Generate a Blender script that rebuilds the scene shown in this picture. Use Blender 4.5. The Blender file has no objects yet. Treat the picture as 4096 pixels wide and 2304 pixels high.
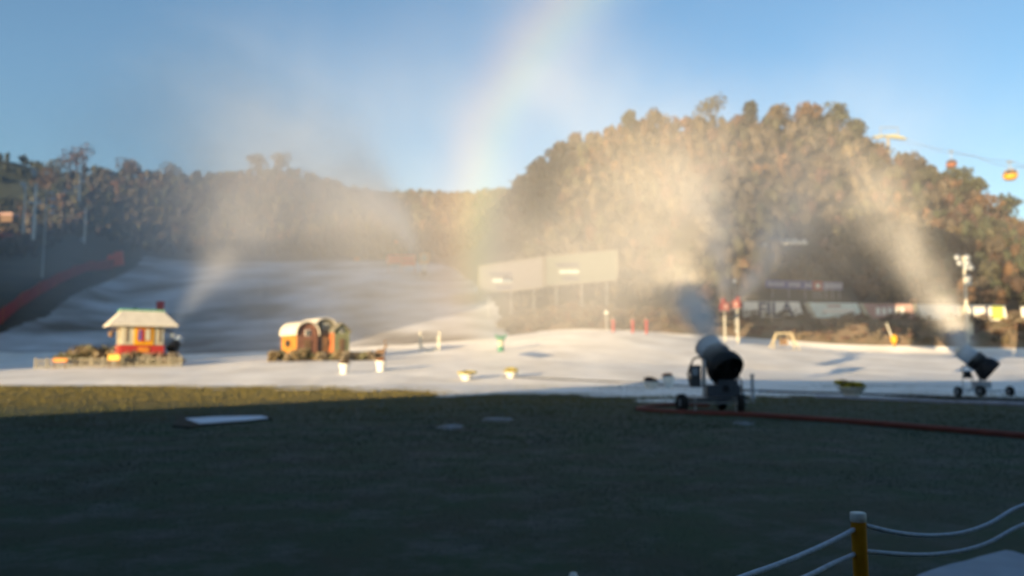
import bpy, bmesh, math, random
import numpy as np
from mathutils import Vector, Matrix, noise as mnoise
R = math.radians
rng = np.random.default_rng(7)
random.seed(7)
S = bpy.context.scene
COL = S.collection

# ------------------------------------------------------------------ camera
F = 3190.0                                   # focal length in pixels of the 4096 px wide photograph
PITCH = math.atan(298 / F)
EYE = 1.7
cd = bpy.data.cameras.new('camera'); cam = bpy.data.objects.new('camera', cd); COL.objects.link(cam)
cam.location = (0, 0, EYE); cam.rotation_euler = (math.pi / 2 + PITCH, 0, 0)
cd.sensor_width = 36; cd.lens = 36 * F / 4096; cd.clip_start = .05; cd.clip_end = 8000
cd.dof.use_dof = True; cd.dof.focus_distance = 1.9; cd.dof.aperture_fstop = 2.45   # the photo is focused far too near
S.camera = cam

# ------------------------------------------------------------------ sky, sun, exposure
SUN_EL, SUN_AZ = R(6.0), R(36.0)              # light travels towards azimuth 36 deg right of the view
w = bpy.data.worlds.new('World'); S.world = w; w.use_nodes = True
nt = w.node_tree; nt.nodes.clear()
sky = nt.nodes.new('ShaderNodeTexSky'); sky.sky_type = 'NISHITA'; sky.sun_disc = False
sky.sun_elevation = SUN_EL; sky.sun_rotation = math.pi + SUN_AZ
sky.air_density = 1.0; sky.dust_density = .4; sky.ozone_density = 2.4
bg = nt.nodes.new('ShaderNodeBackground'); bg.inputs[1].default_value = .115
wo = nt.nodes.new('ShaderNodeOutputWorld')
nt.links.new(sky.outputs[0], bg.inputs[0]); nt.links.new(bg.outputs[0], wo.inputs[0])
ld = bpy.data.lights.new('sun', 'SUN'); ld.energy = 5.0; ld.angle = R(.5); ld.color = (1, .74, .42)
sun = bpy.data.objects.new('sun', ld); COL.objects.link(sun)
LD = Vector((math.sin(SUN_AZ) * math.cos(SUN_EL), math.cos(SUN_AZ) * math.cos(SUN_EL), -math.sin(SUN_EL)))
sun.rotation_euler = LD.to_track_quat('-Z', 'Y').to_euler(); sun.location = (-60, -80, 60)
S.view_settings.view_transform = 'Standard'; S.view_settings.look = 'None'
S.view_settings.exposure = 1.3; S.view_settings.gamma = 1; S.view_settings.use_curve_mapping = False
S.render.engine = 'CYCLES'
cy = S.cycles
cy.use_denoising = True; cy.max_bounces = 6; cy.volume_bounces = 3; cy.diffuse_bounces = 2; cy.glossy_bounces = 2
cy.transmission_bounces = 2; cy.transparent_max_bounces = 8; cy.use_adaptive_sampling = True; cy.adaptive_threshold = .02
cy.volume_step_rate = 1.6; cy.volume_max_steps = 256; cy.caustics_reflective = False; cy.caustics_refractive = False

# ------------------------------------------------------------------ helpers
def P(px, py, Y):
    u = (px - 2048) / F; v = (1152 - py) / F
    dy = math.cos(PITCH) - v * math.sin(PITCH); dz = math.sin(PITCH) + v * math.cos(PITCH)
    return Vector((u / dy * Y, Y, EYE + dz / dy * Y))
def px_to_s(px): return (px - 2048) / F * math.cos(PITCH)

def mat(name, col, rough=.8, var=.25, scale=4., metal=0., bump=0., bscale=None, col2=None, attr=False, spec=.3, detail=4):
    m = bpy.data.materials.new(name); m.use_nodes = True
    n = m.node_tree.nodes; l = m.node_tree.links; b = n['Principled BSDF']
    b.inputs['Roughness'].default_value = rough; b.inputs['Metallic'].default_value = metal
    b.inputs['Specular IOR Level'].default_value = spec
    tc = n.new('ShaderNodeTexCoord'); nz = n.new('ShaderNodeTexNoise')
    nz.inputs['Scale'].default_value = scale; nz.inputs['Detail'].default_value = detail
    l.new(tc.outputs['Object'], nz.inputs['Vector'])
    mx = n.new('ShaderNodeMix'); mx.data_type = 'RGBA'
    c2 = col2 if col2 else tuple(max(0, c * (1 - var)) for c in col)
    mr = n.new('ShaderNodeMapRange'); mr.inputs[1].default_value = .35; mr.inputs[2].default_value = .65
    l.new(nz.outputs[0], mr.inputs[0]); l.new(mr.outputs[0], mx.inputs[0])
    if attr:
        at = n.new('ShaderNodeAttribute'); at.attribute_name = 'col'
        ml = n.new('ShaderNodeMix'); ml.data_type = 'RGBA'; ml.blend_type = 'MULTIPLY'; ml.inputs[0].default_value = 1
        mx.inputs[6].default_value = (1, 1, 1, 1); mx.inputs[7].default_value = (1 - var,) * 3 + (1,)
        l.new(mx.outputs[2], ml.inputs[6]); l.new(at.outputs[0], ml.inputs[7]); l.new(ml.outputs[2], b.inputs[0])
    else:
        mx.inputs[6].default_value = (*col, 1); mx.inputs[7].default_value = (*c2, 1)
        l.new(mx.outputs[2], b.inputs[0])
    if bump:
        bp = n.new('ShaderNodeBump'); bp.inputs['Strength'].default_value = bump
        n2 = n.new('ShaderNodeTexNoise'); n2.inputs['Scale'].default_value = bscale or scale * 3; n2.inputs['Detail'].default_value = 5
        l.new(tc.outputs['Object'], n2.inputs['Vector']); l.new(n2.outputs[0], bp.inputs['Height']); l.new(bp.outputs[0], b.inputs['Normal'])
    return m

def tag(o, label=None, cat=None, group=None, kind=None):
    if label: o['label'] = label
    if cat: o['category'] = cat
    if group: o['group'] = group
    if kind: o['kind'] = kind
    return o
def thing(name, label, cat, loc=(0, 0, 0), rz=0., group=None, scale=1.):
    o = bpy.data.objects.new(name, None); COL.objects.link(o); o.location = loc
    o.rotation_euler = (0, 0, rz); o.scale = (scale,) * 3; o.empty_display_size = .2
    return tag(o, label, cat, group)

class MB:
    """collects shapes and links them as one mesh object"""
    def __init__(s): s.v = []; s.f = []; s.sm = []
    def add(s, vs, fs, smooth=False):
        k = len(s.v); s.v += [tuple(v) for v in vs]; s.f += [[i + k for i in f] for f in fs]; s.sm += [smooth] * len(fs); return s
    def box(s, c, d, rot=None, taper=1., bev=.0):
        hx, hy, hz = d[0] / 2, d[1] / 2, d[2] / 2
        vs = [Vector((x * hx * (taper if z > 0 else 1), y * hy * (taper if z > 0 else 1), z * hz)) for z in (-1, 1) for x, y in ((-1, -1), (1, -1), (1, 1), (-1, 1))]
        if rot is not None: vs = [rot @ v for v in vs]
        c = Vector(c)
        return s.add([v + c for v in vs], [[3, 2, 1, 0], [4, 5, 6, 7], [0, 1, 5, 4], [1, 2, 6, 5], [2, 3, 7, 6], [3, 0, 4, 7]])
    def tube(s, pts, r, n=10, caps=True):
        pts = [Vector(p) for p in pts]; rs = r if isinstance(r, (list, tuple)) else [r] * len(pts)
        vs = []; fs = []; up = None
        for i, p in enumerate(pts):
            d = (pts[min(i + 1, len(pts) - 1)] - pts[max(i - 1, 0)]).normalized()
            if up is None: up = Vector((0, 0, 1)) if abs(d.z) < .9 else Vector((1, 0, 0))
            a = d.cross(up).normalized(); b = a.cross(d).normalized(); up = b
            for k in range(n):
                t = 2 * math.pi * k / n; vs.append(p + (a * math.cos(t) + b * math.sin(t)) * rs[i])
        for i in range(len(pts) - 1):
            for k in range(n):
                j = (k + 1) % n; fs.append([i * n + k, i * n + j, (i + 1) * n + j, (i + 1) * n + k])
        s.add(vs, fs, True)
        if caps:
            s.add(vs[:n], [list(range(n))]); s.add(vs[-n:], [list(range(n - 1, -1, -1))])
        return s
    def lathe(s, prof, n=20, c=(0, 0, 0), M=None, smooth=True):
        vs = []; fs = []
        for r_, z in prof:
            for k in range(n):
                t = 2 * math.pi * k / n; v = Vector((r_ * math.cos(t), r_ * math.sin(t), z))
                if M is not None: v = M @ v
                vs.append(v + Vector(c))
        m = len(prof)
        for i in range(m - 1):
            for k in range(n):
                j = (k + 1) % n; fs.append([i * n + k, i * n + j, (i + 1) * n + j, (i + 1) * n + k])
        return s.add(vs, fs, smooth)
    def ball(s, c, r, seed=0, amp=0., sub=2):
        bm = bmesh.new(); bmesh.ops.create_icosphere(bm, subdivisions=sub, radius=1)
        rr = r if isinstance(r, (tuple, list)) else (r, r, r)
        vs = []
        for v in bm.verts:
            k = 1 + amp * mnoise.noise(v.co * 2.3 + Vector((seed * 3.1, seed, 0)))
            vs.append((c[0] + v.co.x * rr[0] * k, c[1] + v.co.y * rr[1] * k, c[2] + v.co.z * rr[2] * k))
        fs = [[v.index for v in f.verts] for f in bm.faces]; bm.free()
        return s.add(vs, fs, True)
    def prism(s, poly, y0, y1):
        """poly in x,z; extruded along y"""
        n = len(poly); vs = [(x, y0, z) for x, z in poly] + [(x, y1, z) for x, z in poly]
        fs = [list(range(n)), list(range(2 * n - 1, n - 1, -1))] + [[i, i + n, (i + 1) % n + n, (i + 1) % n] for i in range(n)]
        return s.add(vs, fs)
    def build(s, name, m, parent=None, loc=None):
        me = bpy.data.meshes.new(name); me.from_pydata(s.v, [], s.f)
        me.polygons.foreach_set('use_smooth', s.sm); me.materials.append(m)
        bm = bmesh.new(); bm.from_mesh(me); bmesh.ops.recalc_face_normals(bm, faces=bm.faces); bm.to_mesh(me); bm.free()
        o = bpy.data.objects.new(name, me); COL.objects.link(o)
        if parent: o.parent = parent
        if loc is not None: o.location = loc
        return o
def copy_tree(o, parent=None):
    c = o.copy(); COL.objects.link(c); c.parent = parent
    for ch in list(o.children): copy_tree(ch, c)
    return c
def npmesh(name, V, Fc, m, smooth=True, col=None, parent=None):
    me = bpy.data.meshes.new(name)
    k = Fc.shape[1]
    me.vertices.add(len(V)); me.vertices.foreach_set('co', np.asarray(V, np.float32).ravel())
    me.loops.add(Fc.size); me.loops.foreach_set('vertex_index', Fc.astype(np.int32).ravel())
    me.polygons.add(len(Fc)); me.polygons.foreach_set('loop_start', np.arange(0, Fc.size, k, dtype=np.int32))
    me.polygons.foreach_set('loop_total', np.full(len(Fc), k, np.int32))
    me.polygons.foreach_set('use_smooth', np.full(len(Fc), smooth))
    me.update(calc_edges=True); me.validate()
    if col is not None:
        a = me.color_attributes.new('col', 'FLOAT_COLOR', 'POINT')
        c4 = np.ones((len(V), 4), np.float32); c4[:, :3] = col; a.data.foreach_set('color', c4.ravel())
    me.materials.append(m)
    o = bpy.data.objects.new(name, me); COL.objects.link(o)
    if parent: o.parent = parent
    return o
def vnoise(x, y, sc, seed=0, oct=3):
    """cheap value noise on arrays, -1..1"""
    x = np.asarray(x, float); y = np.asarray(y, float); out = np.zeros_like(x); amp = 1.; tot = 0.
    for o in range(oct):
        X = x / sc * 2 ** o + seed * 17.3; Yy = y / sc * 2 ** o - seed * 9.1
        i = np.floor(X).astype(np.int64); j = np.floor(Yy).astype(np.int64); fx = X - i; fy = Yy - j
        fx = fx * fx * (3 - 2 * fx); fy = fy * fy * (3 - 2 * fy)
        def h(a, b):
            t = (a * 374761393 + b * 668265263 + seed * 1274126177) & 0xffffffff
            t = ((t ^ (t >> 13)) * 1274126177) & 0xffffffff
            return ((t ^ (t >> 16)) & 0xffff) / 32767.5 - 1
        out += amp * ((h(i, j) * (1 - fx) + h(i + 1, j) * fx) * (1 - fy) + (h(i, j + 1) * (1 - fx) + h(i + 1, j + 1) * fx) * fy)
        tot += amp; amp *= .5
    return out / tot

# ------------------------------------------------------------------ terrain
prof = {
 -900: [(80, 1450), (120, 1300), (170, 1000), (300, 850), (400, 850)],
 0:    [(80, 1468), (110, 1430), (130, 1292), (150, 1170), (180, 1060), (250, 960), (330, 860)],
 250:  [(80, 1466), (110, 1425), (140, 1290), (160, 1180), (200, 1010), (300, 830), (380, 710)],
 430:  [(80, 1462), (110, 1430), (145, 1290), (190, 1150), (225, 1060), (300, 930), (380, 715)],
 700:  [(80, 1460), (110, 1432), (150, 1285), (200, 1130), (250, 1050), (300, 965), (380, 745)],
 1100: [(80, 1450), (110, 1415), (150, 1270), (200, 1120), (250, 1048), (300, 965), (400, 705)],
 1400: [(80, 1450), (110, 1405), (150, 1250), (200, 1110), (250, 1050), (300, 985), (400, 785)],
 1600: [(80, 1450), (110, 1395), (150, 1245), (200, 1110), (250, 1052), (300, 1010), (420, 850), (520, 795)],
 1500: [(80, 1450), (110, 1400), (150, 1248), (200, 1110), (250, 1051), (300, 1000), (400, 812), (520, 792)],
 2000: [(80, 1444), (110, 1360), (130, 1318), (150, 1225), (200, 1080), (240, 880), (300, 850), (520, 790)],
 1900: [(80, 1445), (110, 1372), (150, 1240), (200, 1120), (250, 1062), (350, 960), (520, 800)],
 2100: [(80, 1442), (110, 1350), (128, 1330), (150, 1200), (200, 980), (240, 722), (300, 840), (520, 795)],
 2300: [(80, 1445), (110, 1332), (125, 1330), (140, 1200), (160, 1100), (240, 620), (350, 900), (520, 860)],
 2550: [(80, 1455), (110, 1332), (125, 1335), (135, 1270), (160, 1120), (240, 570)],
 2900: [(80, 1480), (110, 1370), (125, 1370), (132, 1278), (160, 1130), (240, 540)],
 3300: [(80, 1498), (110, 1402), (125, 1405), (132, 1280), (160, 1130), (240, 530)],
 3430: [(80, 1500), (110, 1412), (125, 1412), (132, 1281), (160, 1130), (240, 560)],
 3520: [(80, 1502), (110, 1418), (125, 1415), (132, 1282), (160, 1140), (240, 640)],
 3700: [(80, 1503), (110, 1424), (125, 1420), (132, 1285), (160, 1150), (240, 740)],
 3900: [(80, 1504), (110, 1430), (125, 1424), (132, 1288), (160, 1160), (240, 820)],
 4096: [(80, 1505), (110, 1435), (125, 1426), (132, 1292), (160, 1180), (240, 935)],
 4900: [(80, 1510), (110, 1445), (125, 1440), (132, 1310), (160, 1250), (240, 1150)],
}
ks = sorted(prof); scol = np.array([px_to_s(k) for k in ks])
NY = 500
Yg = np.exp(np.linspace(math.log(30), math.log(900), NY))
Zc = []
for k in ks:
    ys = [30, 58]; zs = [0, 0]
    for Y, py in prof[k]:
        if Y >= 235 and py < 930 and k > -500: py -= 40 * 240 / Y     # low woods stand on the crest
        ys.append(Y); zs.append(P(k, py, Y).z)
    ys += [ys[-1] * 1.12, ys[-1] * 1.6, 900]; zs += [zs[-1] - 2, zs[-1] * .45, 2]
    Zc.append(np.interp(Yg, ys, zs))
Zc = np.array(Zc)
sg = np.linspace(scol[0], scol[-1], 321)
T = np.array([np.interp(sg, scol, Zc[:, j]) for j in range(NY)]).T
def blur(a, ax, n):
    k = np.ones(n) / n
    return np.apply_along_axis(lambda q: np.convolve(np.pad(q, n // 2, mode='edge'), k, 'valid'), ax, a)
T = blur(blur(T, 0, 9), 0, 7); T = blur(blur(T, 1, 5), 1, 5)
def H(s, Y):
    s = np.asarray(s, float); Y = np.asarray(Y, float)
    i = np.clip((s - sg[0]) / (sg[1] - sg[0]), 0, len(sg) - 1.001); j = np.clip((np.log(np.maximum(Y, 30)) - math.log(30)) / (math.log(30) * 0 + (math.log(900) - math.log(30)) / (NY - 1)), 0, NY - 1.001)
    a = i.astype(int); b = j.astype(int); fa = i - a; fb = j - b
    z = (T[a, b] * (1 - fa) + T[a + 1, b] * fa) * (1 - fb) + (T[a, b + 1] * (1 - fa) + T[a + 1, b + 1] * fa) * fb
    x = s * Y
    rough = np.clip((Y - 120) / 80, 0, 1)
    z = z + rough * 1.2 * vnoise(x, Y, 38, 3) + np.clip((Y - 62) / 30, 0, 1) * .12 * vnoise(x, Y, 16, 5)
    return z
def G(px, Y):
    """point on the ground seen in photo column px at depth Y"""
    s = px_to_s(px); return Vector((s * Y, Y, float(H(s, Y))))

M_lawn = mat('lawn', (.018, .046, .019), .95, scale=.8, col2=(.030, .038, .024), detail=9)
n = M_lawn.node_tree.nodes; l = M_lawn.node_tree.links
tc = n['Texture Coordinate']; nz = n.new('ShaderNodeTexNoise'); nz.inputs['Scale'].default_value = .9; nz.inputs['Detail'].default_value = 9; nz.inputs['Roughness'].default_value = .78
l.new(tc.outputs['Object'], nz.inputs['Vector']); mr = n.new('ShaderNodeMapRange'); mr.inputs[1].default_value = .48; mr.inputs[2].default_value = .72; l.new(nz.outputs[0], mr.inputs[0])
mx = n.new('ShaderNodeMix'); mx.data_type = 'RGBA'; b = n['Principled BSDF']; old = b.inputs[0].links[0].from_socket
l.new(old, mx.inputs[6]); mx.inputs[7].default_value = (.085, .088, .088, 1); l.new(mr.outputs[0], mx.inputs[0]); l.new(mx.outputs[2], b.inputs[0])
M_snow = mat('snow', (.87, .85, .81), .75, scale=.22, col2=(.70, .67, .62), bump=.55, bscale=2.2)
M_slope = mat('thin_snow_on_earth', (.60, .60, .62), .9, scale=.06, col2=(.15, .125, .10), bump=.5, bscale=1.2, detail=7)
M_earth = mat('leaf_litter', (.085, .066, .043), .95, scale=.12, col2=(.045, .042, .028), bump=.6, bscale=1.5)
M_bank = mat('dry_bank', (.25, .175, .115), .95, scale=.35, col2=(.15, .125, .08), bump=.8, bscale=2.5)

# far ground sheet and lawn
q = 4000.
tag(MB().add([(-q, -q, -.6), (q, -q, -.6), (q, q, -.6), (-q, q, -.6)], [[0, 1, 2, 3]]).build('ground', M_earth), kind='structure')
gx, gy = np.meshgrid(np.linspace(-150, 150, 240), np.linspace(-4.6, 100, 200), indexing='ij')
gz = .035 * vnoise(gx, gy, 7, 2) + .012 * vnoise(gx, gy, 1.5, 4)
gz = np.where(gy > 60, -.35, gz)
def gridfaces(a, b):
    i, j = np.meshgrid(np.arange(a - 1), np.arange(b - 1), indexing='ij'); k = (i * b + j).ravel()
    return np.stack([k, k + b, k + b + 1, k + 1], 1)
tag(npmesh('lawn', np.stack([gx, gy, gz], -1).reshape(-1, 3), gridfaces(*gx.shape), M_lawn), kind='structure')

# snow field lying on the end of the lawn, ragged edge
epx = [-900, 0, 500, 1000, 1500, 2048, 2500, 3000, 3300, 3700, 4096, 4900]
eY = [66, 61, 59, 54.5, 49, 43, 38.5, 37.5, 38.5, 38.5, 39, 39]
sv = np.linspace(px_to_s(-800), px_to_s(4850), 420); Yv = np.exp(np.linspace(math.log(33), math.log(127), 240))
ss, YY = np.meshgrid(sv, Yv, indexing='ij'); xx = ss * YY
edge = np.interp(ss, [px_to_s(p) for p in epx], eY)
dd = np.clip((YY - edge) / 9, -1, 1)
zz = H(ss, YY) + dd * .075 + .07 * vnoise(xx, YY / 2, 2.6, 8) * (1 - np.clip(dd, 0, 1) * .3) + np.clip(dd, 0, 1) * .05 * vnoise(xx, YY, 9, 6)
Vt = np.stack([xx, YY, zz], -1).reshape(-1, 3); Fc = gridfaces(*xx.shape)
lim = np.interp(sv, [px_to_s(p) for p in (-900, 250, 600, 2000, 2150, 4900)], [112, 112, 112, 112, 126, 126])
fY = YY.reshape(-1)[Fc[:, 0]]; fl = np.interp(xx.reshape(-1)[Fc[:, 0]] / fY, sv, lim)
tag(npmesh('snow_field', Vt, Fc[fY < fl], M_snow), kind='structure')

# slope, bank and hills: one height field, split by what covers it
sv = np.linspace(px_to_s(-880), px_to_s(4880), 420); Yv = np.exp(np.linspace(math.log(109), math.log(890), 260))
ss, YY = np.meshgrid(sv, Yv, indexing='ij'); xx = ss * YY; zz = H(ss, YY)
Vt = np.stack([xx, YY, zz], -1).reshape(-1, 3); Fc = gridfaces(*xx.shape)
fY = YY.reshape(-1)[Fc[:, 0]]; fs_ = xx.reshape(-1)[Fc[:, 0]] / fY
def s_of(a): return px_to_s(a)
left_edge = np.interp(fY, [109, 140, 190, 225, 260], [s_of(-150), s_of(170), s_of(400), s_of(520), s_of(560)])
right_edge = np.interp(fY, [109, 150, 250], [s_of(2040), s_of(1980), s_of(1760)])
is_slope = (fY < 252) & (fs_ > left_edge) & (fs_ < right_edge)
is_bank = (fY < 139) & (fs_ > s_of(2030)) & ~is_slope
tag(npmesh('ski_slope', Vt, Fc[is_slope], M_slope), kind='structure')
tag(npmesh('embankment', Vt, Fc[is_bank], M_bank), kind='structure')
tag(npmesh('hillside', Vt, Fc[~is_slope & ~is_bank], M_earth), kind='structure')

# far ridge behind the left hill, its shade put into dark colours
xs = np.linspace(-1500, -300, 90); ysr = np.linspace(900, 1300, 14)
gx, gy = np.meshgrid(xs, ysr, indexing='ij')
top = np.interp(gx, [-1500, -700, -560, -500, -430, -300], [330, 283, 232, 205, 170, 110])
gz = top * np.sin(np.clip((gy - 900) / 200, 0, 1) * math.pi / 2) + 5 * vnoise(gx, gy, 30, 12)
tag(npmesh('distant_ridge', np.stack([gx, gy, gz], -1).reshape(-1, 3), gridfaces(*gx.shape), mat('shade_toned_floor', (.03, .038, .03), .95, scale=.1)), kind='structure')  # dark floor colour stands in for shade on the ridge

# wooded hill left of the view (its shade lies over the ski slope)
gx, gy = np.meshgrid(np.linspace(-400, -60, 70), np.linspace(-190, 240, 80), indexing='ij')
rr = np.hypot(gx + 192, gy - 36)
gz = 112 * np.exp(-(rr / 79) ** 4) + 5 * vnoise(gx, gy, 16, 13) * np.clip(1.6 - rr / 90, 0, 1) - 1.5
tag(npmesh('side_hill', np.stack([gx, gy, gz], -1).reshape(-1, 3), gridfaces(*gx.shape), M_earth), kind='structure')

# the lodge behind the photographer: casts the foreground shade
M_wall = mat('lodge_render', (.34, .31, .27), .9, scale=.7, bump=.1)
M_roofd = mat('lodge_roof', (.07, .05, .045), .8, scale=2)
M_glass = mat('window_glass', (.03, .04, .05), .1, spec=.6)
lodge = thing('lodge_building', 'long three storey ski lodge with dark roof standing behind the photographer', 'building', (0, 0, 0))
LX0 = -37.8
b = MB().box((LX0 + 14, -14, 4.5), (28, 18, 9.0)); b.box((LX0 + 28 + 42.5, -14.05, 4.95), (85, 18, 9.9)); b.build('wall', M_wall, lodge)
MB().box((LX0 + 14, -14, 9.2), (28.2, 18.4, .4)).box((LX0 + 28.2 + 42.5, -14.05, 10.1), (85, 18.5, .4)).build('roof', M_roofd, lodge)
wm = None
for fz in (1.7, 4.6, 7.4):
    for k in range(26):
        if wm is None:
            wm = MB().box((0, 0, 0), (2.4, .16, 1.7)).build('window', M_glass, lodge)
            o = wm
        else:
            o = wm.copy(); COL.objects.link(o)
        o.location = (LX0 + 3 + k * 4.2, -4.98, fz)

# ------------------------------------------------------------------ volumes
class E:
    """tiny expression builder for field nodes"""
    def __init__(s, nt, sock): s.nt = nt; s.s = sock
def fm(nt, op, *a, clamp=False):
    n = nt.nodes.new('ShaderNodeMath'); n.operation = op; n.use_clamp = clamp
    for i, x in enumerate(a):
        if isinstance(x, (int, float)): n.inputs[i].default_value = x
        else: nt.links.new(x, n.inputs[i])
    return n.outputs[0]
def fv(nt, op, *a, scale=None):
    n = nt.nodes.new('ShaderNodeVectorMath'); n.operation = op
    for i, x in enumerate(a):
        if isinstance(x, (tuple, list, Vector)): n.inputs[i].default_value = tuple(x)
        else: nt.links.new(x, n.inputs[i])
    if scale is not None:
        if isinstance(scale, (int, float)): n.inputs['Scale'].default_value = scale
        else: nt.links.new(scale, n.inputs['Scale'])
    return n.outputs['Value'] if op in ('DOT_PRODUCT', 'LENGTH') else n.outputs[0]
def vol_mat(name, col=(1, 1, 1), g=0.):
    m = bpy.data.materials.new(name); m.use_nodes = True; n = m.node_tree.nodes; n.clear()
    o = n.new('ShaderNodeOutputMaterial'); v = n.new('ShaderNodeVolumePrincipled')
    v.inputs['Color'].default_value = (*col, 1); v.inputs['Density'].default_value = 1; v.inputs['Anisotropy'].default_value = g
    m.node_tree.links.new(v.outputs[0], o.inputs['Volume']); return m
M_mist = vol_mat('snow_mist', (.94, .94, .95), -.05)
M_jet = vol_mat('snow_jet', (.95, .95, .95), -.36)
MIST = .92
def volume(name, segs, m, vox=1., noise=(.12, .35, .75), wisp=None, label=None, density=1., floor=.0, stretch=(1, 1, 1)):
    """segs: (A, B, rA, rB, dA, dB) cone segments with soft gaussian edges"""
    if m is M_mist: density *= MIST
    if m is M_jet: density *= .37
    lo = Vector((1e9,) * 3); hi = -lo
    for A, B, ra, rb, da, db in segs:
        for p, r_ in ((A, ra), (B, rb)):
            for k in range(3): lo[k] = min(lo[k], p[k] - 2.1 * r_); hi[k] = max(hi[k], p[k] + 2.1 * r_)
    lo.z = max(lo.z, floor)
    nt = bpy.data.node_groups.new(name, 'GeometryNodeTree'); nt.interface.new_socket('Geometry', in_out='OUTPUT', socket_type='NodeSocketGeometry')
    out = nt.nodes.new('NodeGroupOutput'); vc = nt.nodes.new('GeometryNodeVolumeCube'); sm = nt.nodes.new('GeometryNodeSetMaterial')
    sm.inputs['Material'].default_value = m
    pos = nt.nodes.new('GeometryNodeInputPosition').outputs[0]
    acc = None
    for A, B, ra, rb, da, db in segs:
        A = Vector(A); B = Vector(B); AB = B - A; L2 = AB.length_squared
        PA = fv(nt, 'SUBTRACT', pos, A)
        t = fm(nt, 'MULTIPLY', fv(nt, 'DOT_PRODUCT', PA, AB), 1 / L2, clamp=True)
        d = fv(nt, 'LENGTH', fv(nt, 'MULTIPLY', fv(nt, 'SUBTRACT', PA, fv(nt, 'SCALE', tuple(AB), scale=t)), stretch))
        r_ = fm(nt, 'MULTIPLY_ADD', t, rb - ra, ra)
        e = fm(nt, 'POWER', fm(nt, 'DIVIDE', d, r_), 2.0)
        g = fm(nt, 'MULTIPLY', fm(nt, 'EXPONENT', fm(nt, 'MULTIPLY', e, -1.0)), fm(nt, 'MULTIPLY_ADD', t, (db - da) * density, da * density))
        acc = g if acc is None else fm(nt, 'MAXIMUM', acc, g)
    ns, nlo, nhi = noise
    tex = nt.nodes.new('ShaderNodeTexNoise'); tex.inputs['Scale'].default_value = ns; tex.inputs['Detail'].default_value = 3.5; tex.inputs['Distortion'].default_value = .6
    if wisp is not None: nt.links.new(fv(nt, 'MULTIPLY', pos, wisp), tex.inputs['Vector'])
    else: nt.links.new(pos, tex.inputs['Vector'])
    mr = nt.nodes.new('ShaderNodeMapRange'); mr.interpolation_type = 'SMOOTHSTEP'
    mr.inputs[1].default_value = nlo; mr.inputs[2].default_value = nhi; mr.inputs[3].default_value = .12; nt.links.new(tex.outputs[0], mr.inputs[0])
    dens = fm(nt, 'MULTIPLY', acc, mr.outputs[0])
    dens = fm(nt, 'SUBTRACT', dens, .0004 * density); dens = fm(nt, 'MAXIMUM', dens, 0.)
    nt.links.new(dens, vc.inputs['Density'])
    vc.inputs['Min'].default_value = tuple(lo); vc.inputs['Max'].default_value = tuple(hi)
    for k, nm in enumerate(('Resolution X', 'Resolution Y', 'Resolution Z')): vc.inputs[nm].default_value = max(8, int((hi[k] - lo[k]) / vox))
    nt.links.new(vc.outputs[0], sm.inputs[0]); nt.links.new(sm.outputs[0], out.inputs[0])
    vd = bpy.data.volumes.new(name); o = bpy.data.objects.new(name, vd); COL.objects.link(o)
    md = o.modifiers.new('field', 'NODES'); md.node_group = nt
    tag(o, label, kind='stuff'); return o
def path(pts):
    """pts: (px, py, Y, radius, density) -> segments"""
    q = [(P(a, b, c), r_, d) for a, b, c, r_, d in pts]
    return [(q[i][0], q[i + 1][0], q[i][1], q[i + 1][1], q[i][2], q[i + 1][2]) for i in range(len(q) - 1)]
# ------------------------------------------------------------------ objects
def proj_py(p):
    dy = p[1] * math.cos(PITCH) + (p[2] - EYE) * math.sin(PITCH); dz = -p[1] * math.sin(PITCH) + (p[2] - EYE) * math.cos(PITCH)
    return 1152 - F * dz / dy
def at(px, py, y0=15., y1=140.):
    """ground point seen at a pixel of the photograph (nearest one)"""
    Y = y0
    while Y < y1:
        g = G(px, Y)
        if proj_py(g) <= py: return g
        Y *= 1.004
    return G(px, y1)
def c_(m): return m
M_green_dark = mat('pine_needles', (1, 1, 1), .9, var=.45, scale=.9, attr=True)
M_bark = mat('bark', (.10, .075, .055), .95, scale=3)
M_steel = mat('galvanised_steel', (.42, .45, .47), .45, metal=.6, scale=6, var=.2)
M_grey = mat('grey_paint', (.30, .34, .38), .45, scale=5, var=.15)
M_pale = mat('pale_blue_paint', (.33, .41, .50), .4, scale=5, var=.12)
M_black = mat('black_plastic', (.012, .012, .014), .55, scale=8, var=.3)
M_rubber = mat('black_rubber', (.015, .015, .015), .85, scale=9, var=.3)
M_red = mat('red_paint', (.40, .04, .035), .5, scale=2, var=.25)
M_net = mat('red_netting', (.42, .05, .05), .85, scale=.8, var=.3)
M_brightred = mat('bright_red_vinyl', (.80, .12, .07), .6, scale=.8, var=.15)
M_orange = mat('orange_paint', (.62, .22, .03), .6, scale=1.5, var=.3)
M_yellow = mat('yellow_paint', (.70, .36, .01), .5, scale=2.5, var=.15)
M_post = mat('orange_yellow_post_paint', (.60, .24, .004), .45, scale=7, var=.22)
M_white = mat('white_paint', (.72, .71, .66), .6, scale=2, var=.1)
M_cream = mat('cream_boards', (.44, .42, .33), .75, scale=2, var=.12)
M_pole = mat('pale_pole_paint', (.62, .60, .50), .6, scale=2, var=.15)
M_wood = mat('weathered_wood', (.22, .14, .085), .85, scale=3, var=.35)
M_lightwood = mat('light_timber', (.58, .50, .33), .8, scale=3, var=.2)
M_rope = mat('grey_white_rope', (.48, .55, .66), .8, scale=60, var=.3)
M_leaf = mat('leaves', (1, 1, 1), .9, var=.4, scale=1.1, attr=True)
M_lamp = mat('lamp_glass', (.85, .84, .74), .15, scale=3, var=.05, spec=.8)
M_dark = mat('dark_opening', (.02, .018, .015), .8)
M_blue = mat('blue_print', (.06, .08, .30), .6, scale=1, var=.15)
M_navy = mat('navy_print', (.05, .06, .12), .6, scale=1, var=.15)
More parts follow.
